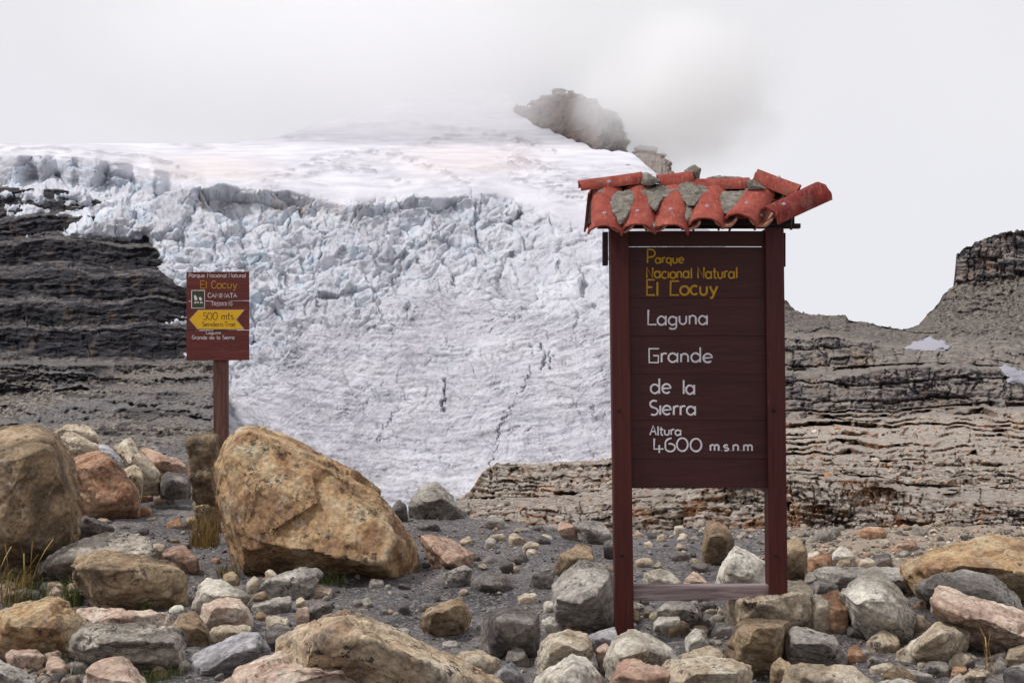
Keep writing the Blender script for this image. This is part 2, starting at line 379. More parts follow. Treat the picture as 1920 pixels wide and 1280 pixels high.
    pad = lambda z: np.concatenate([z.reshape(nr, nc), z.reshape(nr, nc)[-1:]], 0)
    return grid_mesh('glacier', V.reshape(-1, 3), nr + 1, nc, {'dirt': pad(dirt), 'blue': pad(blue), 'streak': pad(streak), 'tint': pad(tint), 'net': pad(net)})

def glacier_mat():
    m = NT('glacier_ice'); v = m.coord('Object')
    base = m.ramp(m.noise(v, 0.05, 6, 0.6), [(0.4, srgb(196, 194, 202)), (0.6, srgb(216, 214, 220))])
    vs = m.coord('Object', (0.5, 0.5, 1.0)); fine = m.noise(vs, 0.9, 8, 0.7, 0.5)
    dn = m.math('MULTIPLY', m.attr('dirt'), m.step(fine, 0.25, 0.75))
    col = m.mix(m.math('MULTIPLY', dn, 1.5), base, srgb(150, 147, 154))
    lines = m.step(m.noise(m.coord('Object', (0.3, 0.3, 1.1)), 1.0, 6, 0.65, 0.8), 0.56, 0.68)
    col = m.mix(m.math('MULTIPLY', m.math('MULTIPLY', lines, m.attr('dirt')), 0.35), col, srgb(118, 116, 124))
    col = m.mix(m.math('MULTIPLY', m.attr('blue'), 0.5), col, srgb(186, 208, 222))
    col = m.mix(m.math('MULTIPLY', m.attr('streak'), 0.5), col, srgb(176, 150, 122))
    col = m.mix(m.math('MULTIPLY', m.attr('net'), 0.62), col, srgb(104, 102, 112))
    col = m.mix(m.math('MULTIPLY', m.attr('tint'), 0.55), col, srgb(214, 200, 194))
    dk = m.step(m.noise(m.coord('Object', (0.09, 0.2, 0.9)), 1.0, 8, 0.7, 1.2), 0.52, 0.64)
    col = m.mix(m.math('MULTIPLY', m.math('MULTIPLY', dk, m.attr('dirt')), 0.5), col, srgb(140, 136, 144))
    m.color(col); m.b.inputs['Roughness'].default_value = 0.7
    m.bump((m.noise(v, 0.7, 9, 0.7), 0.55, 0.9), (fine, 0.4, 0.5))
    return m.m
tag(link('glacier', build_glacier(), glacier_mat()), 'grey white glacier tumbling down the mountain behind the signs', 'glacier', kind='structure')

def terr(q, st, sharp, lo=0.12):
    """stair-step a picture row: long risers, short treads"""
    c = np.floor(q / st); f = q / st - c
    return (c + np.where(f < sharp, f * lo / sharp, lo + (1 - lo) * (f - sharp) / (1 - sharp))) * st

def rock_far_mat(name, face1, face2, top1, top2, sc, warm=None, warm_amt=0.0, nz0=0.45, nz1=0.75):
    m = NT(name); v = m.coord('Object')
    vb = m.coord('Object', (0.35, 0.35, 2.4)); vv = m.coord('Object', (2.2, 0.6, 0.22))
    face = m.ramp(m.noise(vb, sc, 9, 0.65, 0.4), [(0.32, face1), (0.68, face2)])
    if warm:
        wv = m.math('MULTIPLY', m.step(m.noise(vv, sc * 0.55, 6, 0.6, 0.2), 0.5, 0.66), warm_amt)
        face = m.mix(wv, face, warm)
    pv = m.math('MULTIPLY', m.step(m.noise(vv, sc * 1.1, 6, 0.65, 0.3), 0.56, 0.72), 0.3)
    face = m.mix(pv, face, top1)
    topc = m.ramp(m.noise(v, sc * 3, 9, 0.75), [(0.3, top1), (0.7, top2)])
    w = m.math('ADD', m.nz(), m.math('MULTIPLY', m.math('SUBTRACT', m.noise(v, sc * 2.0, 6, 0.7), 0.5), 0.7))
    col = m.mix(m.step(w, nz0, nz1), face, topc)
    m.color(col)
    m.bump((m.noise(vb, sc * 4, 9, 0.7), 0.8, 0.35 / sc * 0.4), (m.noise(v, sc * 14, 8, 0.75), 0.7, 0.08 / sc))
    return m.m

def build_left_cliff():
    px1 = np.concatenate([np.linspace(-420, -6, 60), np.linspace(0, 480, 330)])
    nr = 430; nc = len(px1)
    t = np.linspace(0, 1, nr)[:, None]
    topc = poly_interp([(-420, 345), (0, 352), (120, 358), (165, 368), (205, 386), (215, 424), (285, 426), (302, 500), (330, 535), (350, 540), (362, 600), (480, 620)], px1)
    py = (1000 + (338 - 1000) * t) + 0 * px1[None]; px = np.repeat(px1[None], nr, 0); over = np.clip(topc[None] - py, 0, 60).ravel()
    px = px.ravel(); py = py.ravel()
    cp = [330, 365, 450, 550, 660, 690, 720, 760, 800, 840, 1000]; cY = np.array([276, 266, 243, 224, 207, 200, 178, 160, 143, 125, 60.]) * S
    n1 = fbm(v3(px / 170, py / 300, 1.), 4); n2 = fbm(v3(px / 40, py / 26, 2.), 4)
    q = py + 12 * n1 + 3.5 * n2 - 0.02 * px
    q = q + 15 * perlin(v3(q / 52, px / 400, 5.5)) + 5 * perlin(v3(q / 17, px / 150, 7.5))
    up = 1 - sstep(668, 700, py)
    big = terr(q + 6, 52.0, 0.82); sm = terr(q, 14.0, 0.68)
    qq = py + up * (0.6 * (big - q - 6) + 0.4 * (sm - q)) + (1 - up) * 0.6 * (terr(q, 33, 0.7) - q)
    hump = (1 - sstep(150, 240, px + 16 * n1)) * sstep(676, 684, py) * (1 - sstep(726, 736, py)); qq = qq + hump * (730 - qq) * 0.85
    Y = np.interp(qq, cp, cY) * (1 + 0.75 * sstep(398, 446, px + 10 * n2 - 0.06 * (py - 700)) * sstep(640, 720, py)) * (1 + 0.012 * over); k = Y / F
    r, fx, fy, e = bricks(px + 6 * n2, q, 62, 14.0, 9); r2, fx2, fy2, e2 = bricks(px + 6 * n2, q + 3 * n2, 24, 6.5, 10)
    d = up * (8 * (r[:, 1] - 0.5) - 4 * fy * r[:, 2] - 3 * np.exp(-(e / 2.2) ** 2) + 4 * (r2[:, 1] - 0.5) - 2 * np.exp(-(e2 / 1.5) ** 2)) + 3.5 * fbm(v3(px / 16, py / 7, 3.), 5) + 9 * fbm(v3(px / 120, py / 80, 4.), 3)
    r_, fx_, fy_, e_ = bricks(px + 9 * n2, q + 4 * n2, 46, 12, 29)
    f1, f2, r, vx, vy = voronoi((px + 4 * n2) / 9, py / 5.0, 19)
    d += (1 - up) * (6 * (r_[:, 1] - .5) - 3 * np.exp(-(e_ / 2) ** 2) + 4 * fbm(v3(px / 11, py / 5, 6.), 4) + 4.5 * (r[:, 2] - 0.5) * (r[:, 3] > 0.5) - 5 * vy * r[:, 4])
    V = P(px, py - 0.25 * d, Y - k * d)
    return grid_mesh('dark_cliff', V, nr, nc, {'lower': sstep(664, 700, py + 6 * n2)})
def left_cliff_mat():
    m = NT('wet_black_layered_rock'); v = m.coord('Object'); vb = m.coord('Object', (0.3, 0.3, 2.6)); vv = m.coord('Object', (1.6, 0.6, 0.16))
    face = m.ramp(m.noise(vb, 0.16, 9, 0.65, 0.5), [(0.4, srgb(22, 22, 29)), (0.52, srgb(43, 41, 48)), (0.64, srgb(92, 87, 88))])
    face = m.mix(m.math('MULTIPLY', m.step(m.noise(vv, 0.2, 6, 0.6), 0.54, 0.7), 0.5), face, srgb(112, 96, 84))
    face = m.mix(m.math('MULTIPLY', m.step(m.noise(vv, 0.33, 5, 0.6), 0.6, 0.75), 0.45), face, srgb(36, 32, 38))
    topc = m.ramp(m.noise(v, 0.6, 9, 0.75), [(0.4, srgb(80, 74, 73)), (0.6, srgb(150, 142, 136))])
    w = m.math('ADD', m.nz(), m.math('MULTIPLY', m.math('SUBTRACT', m.noise(v, 0.4, 6, 0.7), 0.5), 0.8))
    col = m.mix(m.step(w, 0.86, 1.1), face, topc)
    low = m.ramp(m.noise(v, 0.9, 9, 0.8), [(0.42, srgb(52, 48, 49)), (0.5, srgb(104, 96, 90)), (0.58, srgb(176, 165, 152))])
    low = m.mix(m.math('MULTIPLY', m.step(m.noise(v, 0.028, 6, 0.6, 0.5), 0.46, 0.58), 0.75), low, m.ramp(m.noise(v, 1.3, 8, 0.8), [(0.42, srgb(74, 71, 74)), (0.6, srgb(150, 146, 146))]))
    low = m.mix(m.math('MULTIPLY', m.step(m.noise(m.coord('Object', (.5, .5, 2.5)), 0.09, 7, 0.65, 0.6), 0.54, 0.62), 0.7), low, srgb(62, 58, 58))
    lowf = m.math('MULTIPLY', m.attr('lower'), m.step(m.math('ADD', m.nz(), m.math('MULTIPLY', m.noise(v, 0.25, 5, 0.6), 0.9)), 0.62, 0.95))
    col = m.mix(lowf, col, low); m.color(col)
    m.b.inputs['Roughness'].default_value = 0.7
    m.bump((m.noise(vb, 0.7, 9, 0.7), 0.9, 1.0), (m.noise(v, 2.0, 8, 0.75), 0.8, 0.5))
    return m.m
tag(link('dark_cliff', build_left_cliff(), left_cliff_mat()), 'wet black layered cliff under the ice edge at the left', 'cliff', kind='structure')

# bedrock on the right: control curves (picture column -> picture row) and their distance
BR = [
    ([(700, 1015), (2400, 1015)], 11.5),
    ([(700, 965), (840, 962), (1000, 985), (1150, 1000), (1300, 1002), (1500, 1004), (1700, 990), (1920, 992), (2400, 990)], 21),
    ([(700, 960), (840, 945), (900, 940), (1000, 947), (1150, 944), (1250, 922), (1480, 896), (1640, 900), (1700, 925), (1800, 938), (1920, 946), (2400, 950)], 23),
    ([(700, 958), (840, 940), (900, 930), (1000, 932), (1150, 915), (1250, 906), (1480, 886), (1640, 892), (1700, 905), (1920, 915), (2400, 920)], 32),
    ([(700, 960), (840, 950), (868, 934), (885, 915), (905, 886), (930, 869), (1050, 866), (1150, 860), (1300, 856), (1480, 862), (1650, 868), (1920, 878), (2400, 880)], 36),
    ([(700, 985), (868, 950), (930, 885), (1100, 880), (1160, 852), (1300, 838), (1480, 822), (1700, 815), (1920, 812), (2400, 812)], 75),
    ([(700, 990), (868, 960), (930, 890), (1100, 885), (1160, 850), (1300, 800), (1480, 768), (1700, 764), (1920, 748), (2400, 740)], 150),
    ([(700, 990), (868, 960), (930, 892), (1100, 888), (1180, 850), (1400, 722), (1480, 704), (1560, 712), (1650, 690), (1750, 686), (1860, 690), (1895, 700), (1920, 722), (2400, 715)], 160),
    ([(700, 990), (868, 965), (930, 893), (1100, 890), (1180, 850), (1400, 710), (1480, 692), (1650, 682), (1780, 678), (1880, 685), (1920, 690), (2400, 690)], 205),
    ([(700, 990), (868, 965), (930, 894), (1100, 891), (1180, 848), (1400, 660), (1480, 634), (1560, 630), (1610, 640), (1700, 658), (1800, 655), (1870, 662), (1920, 670), (2400, 660)], 220),
    ([(700, 990), (868, 965), (930, 895), (1100, 892), (1180, 846), (1400, 610), (1480, 604), (1600, 622), (1700, 626), (1760, 605), (1850, 590), (1920, 580), (2400, 560)], 285),
    ([(700, 990), (868, 966), (930, 896), (1100, 893), (1180, 844), (1400, 540), (1462, 552), (1475, 566), (1492, 582), (1520, 592), (1586, 590), (1592, 600), (1625, 604), (1650, 612), (1692, 620), (1722, 610), (1760, 570), (1768, 555), (1790, 540), (1850, 538), (1920, 515), (2400, 470)], 335),
    ([(700, 990), (868, 966), (930, 896), (1100, 893), (1180, 844), (1400, 538), (1462, 551), (1475, 565), (1492, 581), (1520, 591), (1586, 589), (1592, 599), (1625, 603), (1650, 611), (1692, 619), (1722, 609), (1760, 569), (1768, 554), (1787, 538), (1791, 505), (1793, 478), (1808, 464), (1832, 452), (1862, 440), (1900, 433), (1960, 424), (2100, 400), (2400, 380)], 348),
]
def build_bedrock():
    px1 = np.concatenate([np.linspace(800, 1150, 200), np.linspace(1152, 1470, 110), np.linspace(1472, 1925, 300), np.linspace(1935, 2400, 46)])
    nc = len(px1)
    rows = [8, 20, 56, 22, 48, 38, 46, 50, 16, 44, 40, 48, 52]
    C = np.array([poly_interp(c, px1) for c, _ in BR]); D = np.array([d for _, d in BR])
    tt = np.concatenate([np.linspace(k, k + 1, rows[k + 1], endpoint=False) for k in range(len(BR) - 1)] + [[len(BR) - 1]])
    nr = len(tt); k0 = np.minimum(tt.astype(int), len(BR) - 2); fr = (tt - k0)[:, None]
    py = C[k0] * (1 - fr) + C[k0 + 1] * fr
    px = np.repeat(px1[None], nr, 0)
    # stair-step the distance inside each band, with wandering ledges
    n1 = fbm(v3(px.ravel() / 150, py.ravel() / 200, 1.5), 4).reshape(nr, nc); n2 = fbm(v3(px.ravel() / 34, py.ravel() / 26, 2.5), 3, 0.4).reshape(nr, nc)
    q = py + 9 * n1 + 4 * n2 + 0.012 * (px - 1500)
    q = q + (7 * perlin(v3(q.ravel() / 40, px.ravel() / 300, 5.5)) + 2.2 * perlin(v3(q.ravel() / 13, px.ravel() / 120, 7.5))).reshape(nr, nc)
    wm = sstep(-0.12, 0.12, fbm(v3(px.ravel() / 260, py.ravel() / 60, 33.), 2)).reshape(nr, nc)
    off = np.where(wm > 0.5, terr(q, 10.5, 0.6, 0.03), terr(q, 18.0, 0.64, 0.03)) - q
    span = np.maximum(np.abs(C[k0] - C[k0 + 1]), 6.0)
    wall = np.array([0, .3, .7, .5, .97, .97, .12, .6, .12, .3, .3, .0, 0, 0])[k0][:, None]
    f2_ = np.clip(fr - wall * off / span, -0.4, 1.4)
    tq = k0[:, None] + f2_
    Y = np.exp(np.interp(tq.ravel(), np.arange(len(D)), np.log(D))).reshape(nr, nc)
    px = px.ravel(); py = py.ravel(); Y = Y.ravel(); q = q.ravel(); k = Y / F; n2 = n2.ravel()
    # joint blocks on the ledge walls, general roughness
    n3 = fbm(v3(px / 34, py / 20, 12.5), 3); n4 = fbm(v3(px / 26, py / 15, 14.5), 3)
    d = np.zeros(px.shape); tone = np.zeros(px.shape); nearw = 1 - sstep(40, 110, Y)
    for sx, sy, amp, cw, sd, tw in ((64, 27, 12, 3.0, 11, .5), (30, 13, 5.5, 1.9, 12, .35), (13, 6.5, 2.0, 1.2, 13, .15)):
        r, fx, fy, e = bricks(px + 5 * n2 + 7 * n3, q + 3.0 * n4, sx, sy, sd); e = (0.5 - np.abs(fx)) * sx + 1.5 * (sd == 11)
        d += amp * (r[:, 1] - 0.5) * 1.3 + amp * 0.8 * (r[:, 2] - 0.5) * fx - amp * 0.7 * r[:, 3] * fy - amp * 0.5 * np.exp(-(e / cw) ** 2); tone += tw * r[:, 3]
    d += (1 - 0.6 * nearw) * (3.5 * fbm(v3(px / 14, py / 7, 5.), 5)) + 8 * fbm(v3(px / 110, py / 60, 6.), 3)
    talus = sstep(285 * 0.8, 260, Y) * (1 - sstep(333, 337, Y))
    near = 1.7 - 0.7 * sstep(40, 120, Y)
    f1, f2, r, vx, vy = voronoi(px / 9, py / 6.0, 17); d += talus * (10 * (r[:, 2] - 0.3) * (r[:, 3] > 0.5) - 7 * vy)
    f1, f2, r, vx, vy = voronoi(px / 24, py / 15.0, 18); d += talus * 9 * ((r[:, 2] - 0.3) * (r[:, 3] > 0.6) - 0.8 * vy * r[:, 4])
    r, fx, fy, e = bricks(px + 4 * n3, py + 3 * n4, 19, 44, 24); d += sstep(334, 337, Y) * (16 * (r[:, 1] - .5) - 7 * np.exp(-(e / 1.8) ** 2))
    r, fx, fy, e = bricks(px + 8 * n3, q, 46, 30, 25); w_ = sstep(145, 152, Y) * (1 - sstep(224, 232, Y)); d += w_ * (16 * (r[:, 1] - .5) - 6 * np.exp(-(e / 2.2) ** 2)); tone = tone * (1 - .5 * w_) + .5 * w_ * r[:, 3]
    d = d * 1.0 * near * (0.25 + 0.75 * sstep(13, 19, Y))
    V = P(px, py - 0.11 * np.clip(d, -18, 18) * sstep(12, 20, Y), Y - k * d * 1.6).reshape(nr, nc, 3)
    jag = 3.6 * fbm(v3(px1 / 8, px1 * 0, 3.), 4) + 3 * fbm(v3(px1 / 25, px1 * 0, 4.), 2)
    V[-1, :, 2] += jag * 348 / F; V[-2, :, 2] += 0.8 * jag * 348 / F
    back = V[-1].copy(); back[:, :2] *= 1.15; back[:, 2] -= 25
    V = np.concatenate([V, back[None]], 0)
    ex = lambda z: np.concatenate([z.reshape(nr, nc), z.reshape(nr, nc)[-1:]], 0)
    return grid_mesh('bedrock_ledges', V.reshape(-1, 3), nr + 1, nc, {'talus': ex(talus), 'tone': ex(tone), 'far': ex(sstep(90, 160, Y))}), (px.reshape(nr, nc), py.reshape(nr, nc), V[:-1])
def bedrock_mat():
    m = NT('layered_bedrock'); v = m.coord('Object'); far = m.attr('far')
    def pair(sc):
        vb = m.coord('Object', (0.35 * sc, 0.35 * sc, 2.2 * sc)); vv = m.coord('Object', (1.5 * sc, 0.6 * sc, 0.2 * sc)); vn = m.coord('Object', (sc, sc, sc))
        return vb, vv, vn
    vb, vv, vn = pair(1.0)
    near = m.ramp(m.noise(vb, 1.6, 9, 0.65, 0.4), [(0.4, srgb(66, 60, 58)), (0.5, srgb(116, 104, 95)), (0.6, srgb(164, 150, 136))])
    near = m.mix(m.math('MULTIPLY', m.step(m.noise(vv, 0.6, 6, 0.6, 0.3), 0.47, 0.58), 0.75), near, srgb(156, 110, 74))
    near = m.mix(m.math('MULTIPLY', m.step(m.noise(vv, 1.7, 6, 0.6, 0.3), 0.57, 0.68), 0.6), near, srgb(80, 72, 70))
    near = m.mix(1.0, near, m.ramp(m.attr('tone'), [(0.25, (.6, .58, .58, 1)), (0.42, (.95, .93, .9, 1)), (0.52, (1.1, .86, .66, 1)), (0.62, (1.0, .98, .96, 1)), (0.78, (1.3, 1.27, 1.22, 1))]), 'MULTIPLY')
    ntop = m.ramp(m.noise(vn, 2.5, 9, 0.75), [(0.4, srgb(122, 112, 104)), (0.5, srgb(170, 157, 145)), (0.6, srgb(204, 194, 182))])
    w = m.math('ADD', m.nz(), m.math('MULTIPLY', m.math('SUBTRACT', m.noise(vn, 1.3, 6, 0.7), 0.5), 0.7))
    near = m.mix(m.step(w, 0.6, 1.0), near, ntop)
    vb, vv, vn = pair(0.13)
    fr = m.ramp(m.noise(vb, 1.6, 9, 0.65, 0.4), [(0.4, srgb(50, 47, 52)), (0.5, srgb(86, 81, 82)), (0.6, srgb(132, 125, 121))])
    fr = m.mix(m.math('MULTIPLY', m.step(m.noise(vv, 1.2, 6, 0.6, 0.3), 0.52, 0.68), 0.55), fr, srgb(140, 112, 88))
    fr = m.mix(m.math('MULTIPLY', m.step(m.noise(vv, 2.1, 6, 0.6, 0.3), 0.5, 0.62), 0.75), fr, srgb(58, 54, 62))
    fr = m.mix(1.0, fr, m.ramp(m.attr('tone'), [(0.25, (.68, .68, .72, 1)), (0.45, (1., .98, .96, 1)), (0.55, (1.08, .96, .86, 1)), (0.75, (1.3, 1.28, 1.25, 1))]), 'MULTIPLY')
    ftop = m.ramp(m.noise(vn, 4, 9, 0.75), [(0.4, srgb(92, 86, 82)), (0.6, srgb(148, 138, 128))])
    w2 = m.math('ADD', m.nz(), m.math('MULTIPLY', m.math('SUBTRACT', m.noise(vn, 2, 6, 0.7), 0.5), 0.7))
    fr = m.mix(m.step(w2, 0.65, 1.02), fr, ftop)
    tal = m.ramp(m.noise(vn, 7, 10, 0.8), [(0.42, srgb(52, 48, 48)), (0.5, srgb(94, 87, 82)), (0.57, srgb(142, 132, 121))])
    fr = m.mix(m.attr('talus'), fr, tal)
    col = m.mix(far, near, fr); m.color(col)
    m.bump((m.noise(v, 0.8, 10, 0.75), 0.8, 0.6), (m.noise(v, 7, 9, 0.75), 0.6, 0.06))
    return m.m
_bm, BRG = build_bedrock()
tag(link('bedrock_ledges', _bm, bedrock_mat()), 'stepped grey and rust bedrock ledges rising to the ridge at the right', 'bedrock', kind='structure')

# old snow lying on the right-hand ledges
def simple_mat(name, c, rough=0.8, bump=None, scale=6.0):
    m = NT(name); v = m.coord('Object')
    m.color(m.mix(m.math('MULTIPLY', m.noise(v, scale, 7, 0.7), 0.5), c, tuple(x * 0.72 for x in c[:3]) + (1,)))
    m.b.inputs['Roughness'].default_value = rough
    if bump: m.bump((m.noise(v, scale * 4, 7, 0.7), 0.6, bump))
    return m.m
SNOW = simple_mat('old_snow', srgb(158, 156, 166), 0.8, 0.3, 0.5)
def snow_patch(poly, label, thick):
    gx, gy, V = BRG
    x0, x1 = min(p[0] for p in poly) - 8, max(p[0] for p in poly) + 8; y0, y1 = min(p[1] for p in poly) - 8, max(p[1] for p in poly) + 8
    n = 70; u, w = np.meshgrid(np.linspace(x0, x1, n), np.linspace(y1, y0, n)); u = u.ravel(); w = w.ravel()
    Yg = np.zeros(u.shape)
    for i in range(u.size):
        c = np.argmin(np.abs(gx[0] - u[i])); col = gy[:, c]; Yg[i] = np.interp(-w[i], -col, V[:, c, 1])
    Ys = Yg.reshape(n, n)
    for _ in range(10):
        Ys[1:-1, 1:-1] = (Ys[:-2, 1:-1] + Ys[2:, 1:-1] + Ys[1:-1, :-2] + Ys[1:-1, 2:]) / 4
    e = sdist(u + 5 * fbm(v3(u / 14, w / 8, 3.), 2), w + 3 * fbm(v3(u / 14, w / 8, 5.), 3), poly)
    Yn = Ys.ravel() - np.where(e > 0, thick * (1 - np.exp(-e / 4)) + 0.5, np.maximum(e, -8) * thick * 0.5)
    o = link('snow_patch', grid_mesh('snow_patch', P(u, w, Yn), n, n), SNOW)
    return tag(o, label, 'snow patch', 'snow patches on the right ledges')
snow_patch([(1698, 652), (1722, 638), (1745, 632), (1768, 640), (1784, 652), (1740, 658)], 'low mound of old snow in the saddle below the ridge', 2.2)
snow_patch([(1880, 682), (1900, 690), (1960, 706), (1960, 722), (1890, 718)], 'snow patch on the ledges at the right edge of the picture', 2.2)

# crag of rock standing out of the cloud above the snow
def build_crag(poly, name, label, seed, Yc):
    xs = [p[0] for p in poly]; ys = [p[1] for p in poly]
    n, m_ = 110, 90
    u, w = np.meshgrid(np.linspace(min(xs) - 14, max(xs) + 14, n), np.linspace(max(ys) + 10, min(ys) - 10, m_)); u = u.ravel(); w = w.ravel()
    e = sdist(u + 9 * fbm(v3(u / 18, w / 12, seed), 4), w + 8 * fbm(v3(u / 18, w / 12, seed + 3), 4), poly)
    f1, f2, r, vx, vy = voronoi(u / 13, w / 26, int(seed))
    r5, fx5, fy5, e5 = bricks(u, w + 0.3 * u, 15, 22, 40); d = 14 * (r[:, 2] - 0.5) + 12 * fbm(v3(u / 9, w / 14, seed), 4) + 16 * (r5[:, 1] - .5) - 6 * np.exp(-(e5 / 1.6) ** 2)
    if Yc:      # a wall standing behind the snow edge
        lb = poly_interp([(960, 214), (978, 222), (1000, 234), (1050, 251), (1090, 267), (1120, 280), (1200, 284)], u)
        Y0 = M_Y(u, lb) + 3 + (lb - w) * 0.12
    else: Y0 = M_Y(u, w)
    Yn = Y0 - Y0 / F * d - np.where(e > 0, 22 * (1 - np.exp(-e / 7)) * Y0 / F * (not Yc), np.maximum(e, -9) * Y0 / F * 9)
    keep = e > -9
    nn = np.arange(n * m_).reshape(m_, n); q = np.stack([nn[:-1, :-1], nn[:-1, 1:], nn[1:, 1:], nn[1:, :-1]], -1).reshape(-1, 4)
    q = q[keep[q].all(1)]
    T = np.concatenate([q[:, [0, 1, 2]], q[:, [0, 2, 3]]])
    used = np.unique(T); mp = np.zeros(n * m_, int); mp[used] = np.arange(len(used))
    o = link(name, tri_mesh(name, P(u, w, Yn)[used], mp[T], True), CRAG)
    return tag(o, label, 'rock outcrop')
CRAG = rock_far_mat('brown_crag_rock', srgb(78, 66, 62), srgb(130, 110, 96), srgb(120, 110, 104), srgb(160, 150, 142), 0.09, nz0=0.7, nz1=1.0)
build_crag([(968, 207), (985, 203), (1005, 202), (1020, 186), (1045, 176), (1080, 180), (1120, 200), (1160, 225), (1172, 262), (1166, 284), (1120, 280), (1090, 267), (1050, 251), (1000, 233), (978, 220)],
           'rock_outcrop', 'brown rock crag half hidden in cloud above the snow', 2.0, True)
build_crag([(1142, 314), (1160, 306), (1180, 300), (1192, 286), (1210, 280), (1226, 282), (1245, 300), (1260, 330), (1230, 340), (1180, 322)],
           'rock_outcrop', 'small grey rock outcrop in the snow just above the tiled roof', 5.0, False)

# ------------------------------------------------------------------ cloud wrapped round the upper mountain
def cloud(label, c, r, dens, nscale, namp, seed):
    """one body of vapour: a closed hull, density thinning out towards it"""
    bm = bmesh.new(); bmesh.ops.create_icosphere(bm, subdivisions=4, radius=1.0)
    for v in bm.verts: v.co = Vector((v.co.x * r[0], v.co.y * r[1], v.co.z * r[2]))
    me = bpy.data.meshes.new('cloud'); bm.to_mesh(me); bm.free()
    m = NT('cloud_vapour'); m.t.nodes.remove(m.b); v = m.coord('Object', tuple(1.0 / q for q in r)); w = m.coord('Object')
    ln = m.n('VectorMath', operation='LENGTH'); m.l(v, ln.inputs[0])
    mp = m.n('Mapping'); mp.inputs['Location'].default_value = (seed * 91.0, seed * 37.0, 0); m.l(w, mp.inputs['Vector'])
    n = m.math('MULTIPLY', m.math('SUBTRACT', m.noise(mp.outputs[0], nscale, 4, 0.6, 0.5), 0.5), namp)
    h = m.math('ADD', m.math('SUBTRACT', 1.0, ln.outputs['Value']), n)
    edge = m.step(m.math('SUBTRACT', 1.0, ln.outputs['Value']), 0.0, 0.5)
    den = m.math('MULTIPLY', m.math('MULTIPLY', m.step(h, 0.0, 0.8), edge), dens)
    vs = m.n('VolumeScatter'); vs.inputs['Color'].default_value = (1, 1, 1, 1); vs.inputs['Anisotropy'].default_value = 0.6; m.l(den, vs.inputs['Density'])
    m.l(vs.outputs[0], m.t.nodes['Material Output'].inputs['Volume'])
    o = link('cloud', me, m.m); o.location = c; return tag(o, label, 'cloud', kind='stuff')
cloud('bank of white cloud hiding the top of the snowy mountain', (-95, 700, 200), (270, 130, 96), 0.020, 0.02, 1.0, 1)
cloud('drift of white cloud over the right end of the brown crag', (84, 594, 148), (72, 40, 60), 0.085, 0.034, 1.5, 2)

# ------------------------------------------------------------------ ground
def crest(px): return np.interp(px, [-600, 0, 350, 700, 870, 1000, 1150, 1450, 2600], [14, 14, 14, 12.6, 11.8, 11.2, 10.7, 11.0, 11.2])
def ground_z(X, Y):
    px = 960 + F * X / np.maximum(Y, 0.5); yc = crest(px)
    z = 0.05 * fbm(v3(X * 0.55, Y * 0.55, 1.0), 3) - 0.02 + 0.022 * fbm(v3(X * 3.2, Y * 3.2, 2.0), 3)
    o = np.maximum(Y - yc, 0)
    drop = np.interp(o, [0, 1, 3, 8, 30, 130, 600, 4000], [0, 0.12, 0.9, 3.0, 7.0, 32, 45, 60])
    return z - drop
def build_ground():
    px1 = np.concatenate([np.linspace(-3000, -300, 40), np.linspace(-280, 2200, 420), np.linspace(2220, 5000, 40)])
    Y1 = np.concatenate([np.geomspace(0.9, 4.5, 30, endpoint=False), np.geomspace(4.5, 13, 300, endpoint=False), np.geomspace(13, 3500, 70)])
    px, Y = np.meshgrid(px1, Y1); px = px.ravel(); Y = Y.ravel(); X = Y * (px - 960) / F
    Z = ground_z(X, Y)
    near = (Y < 14)
    Z[near] += 0.008 * fbm(v3(X[near] * 17, Y[near] * 17, 4.0), 3)
    bench = sstep(1400, 1560, px) * sstep(7.6, 8.8, Y)
    return grid_mesh('ground', np.stack([X, Y, Z], -1), len(Y1), len(px1), {'bench': bench})
def ground_mat():
    m = NT('dark_gravel'); v = m.coord('Object')
    c = m.ramp(m.noise(v, 1.1, 6, 0.6), [(0.38, srgb(62, 60, 63)), (0.62, srgb(104, 99, 98))])
    vr = m.n('TexVoronoi'); m.l(v, vr.inputs['Vector']); vr.inputs['Scale'].default_value = 46
    gr = m.n('SeparateColor'); m.l(vr.outputs['Color'], gr.inputs[0])
    c = m.mix(m.math('MULTIPLY', m.step(gr.outputs[0], 0.62, 1.0), 0.6), c, srgb(150, 142, 136))
    c = m.mix(m.math('MULTIPLY', m.step(gr.outputs[1], 0.6, 1.0), 0.6), c, srgb(56, 54, 58))
    vr2 = m.n('TexVoronoi'); m.l(v, vr2.inputs['Vector']); vr2.inputs['Scale'].default_value = 110
    g2 = m.n('SeparateColor'); m.l(vr2.outputs['Color'], g2.inputs[0])
    c = m.mix(m.math('MULTIPLY', m.step(g2.outputs[0], 0.7, 1.0), 0.5), c, srgb(146, 140, 138))
    b = m.ramp(m.noise(v, 5, 8, 0.75), [(0.3, srgb(124, 112, 100)), (0.7, srgb(176, 160, 140))])
    c = m.mix(m.math('MULTIPLY', m.attr('bench'), 0.8), c, b)
    m.color(c)
    m.bump((vr.outputs['Distance'], 0.7, 0.012), (vr2.outputs['Distance'], 0.6, 0.005), (m.noise(v, 30, 8, 0.75), 0.6, 0.012))
    return m.m
tag(link('ground', build_ground(), ground_mat()), kind='structure')

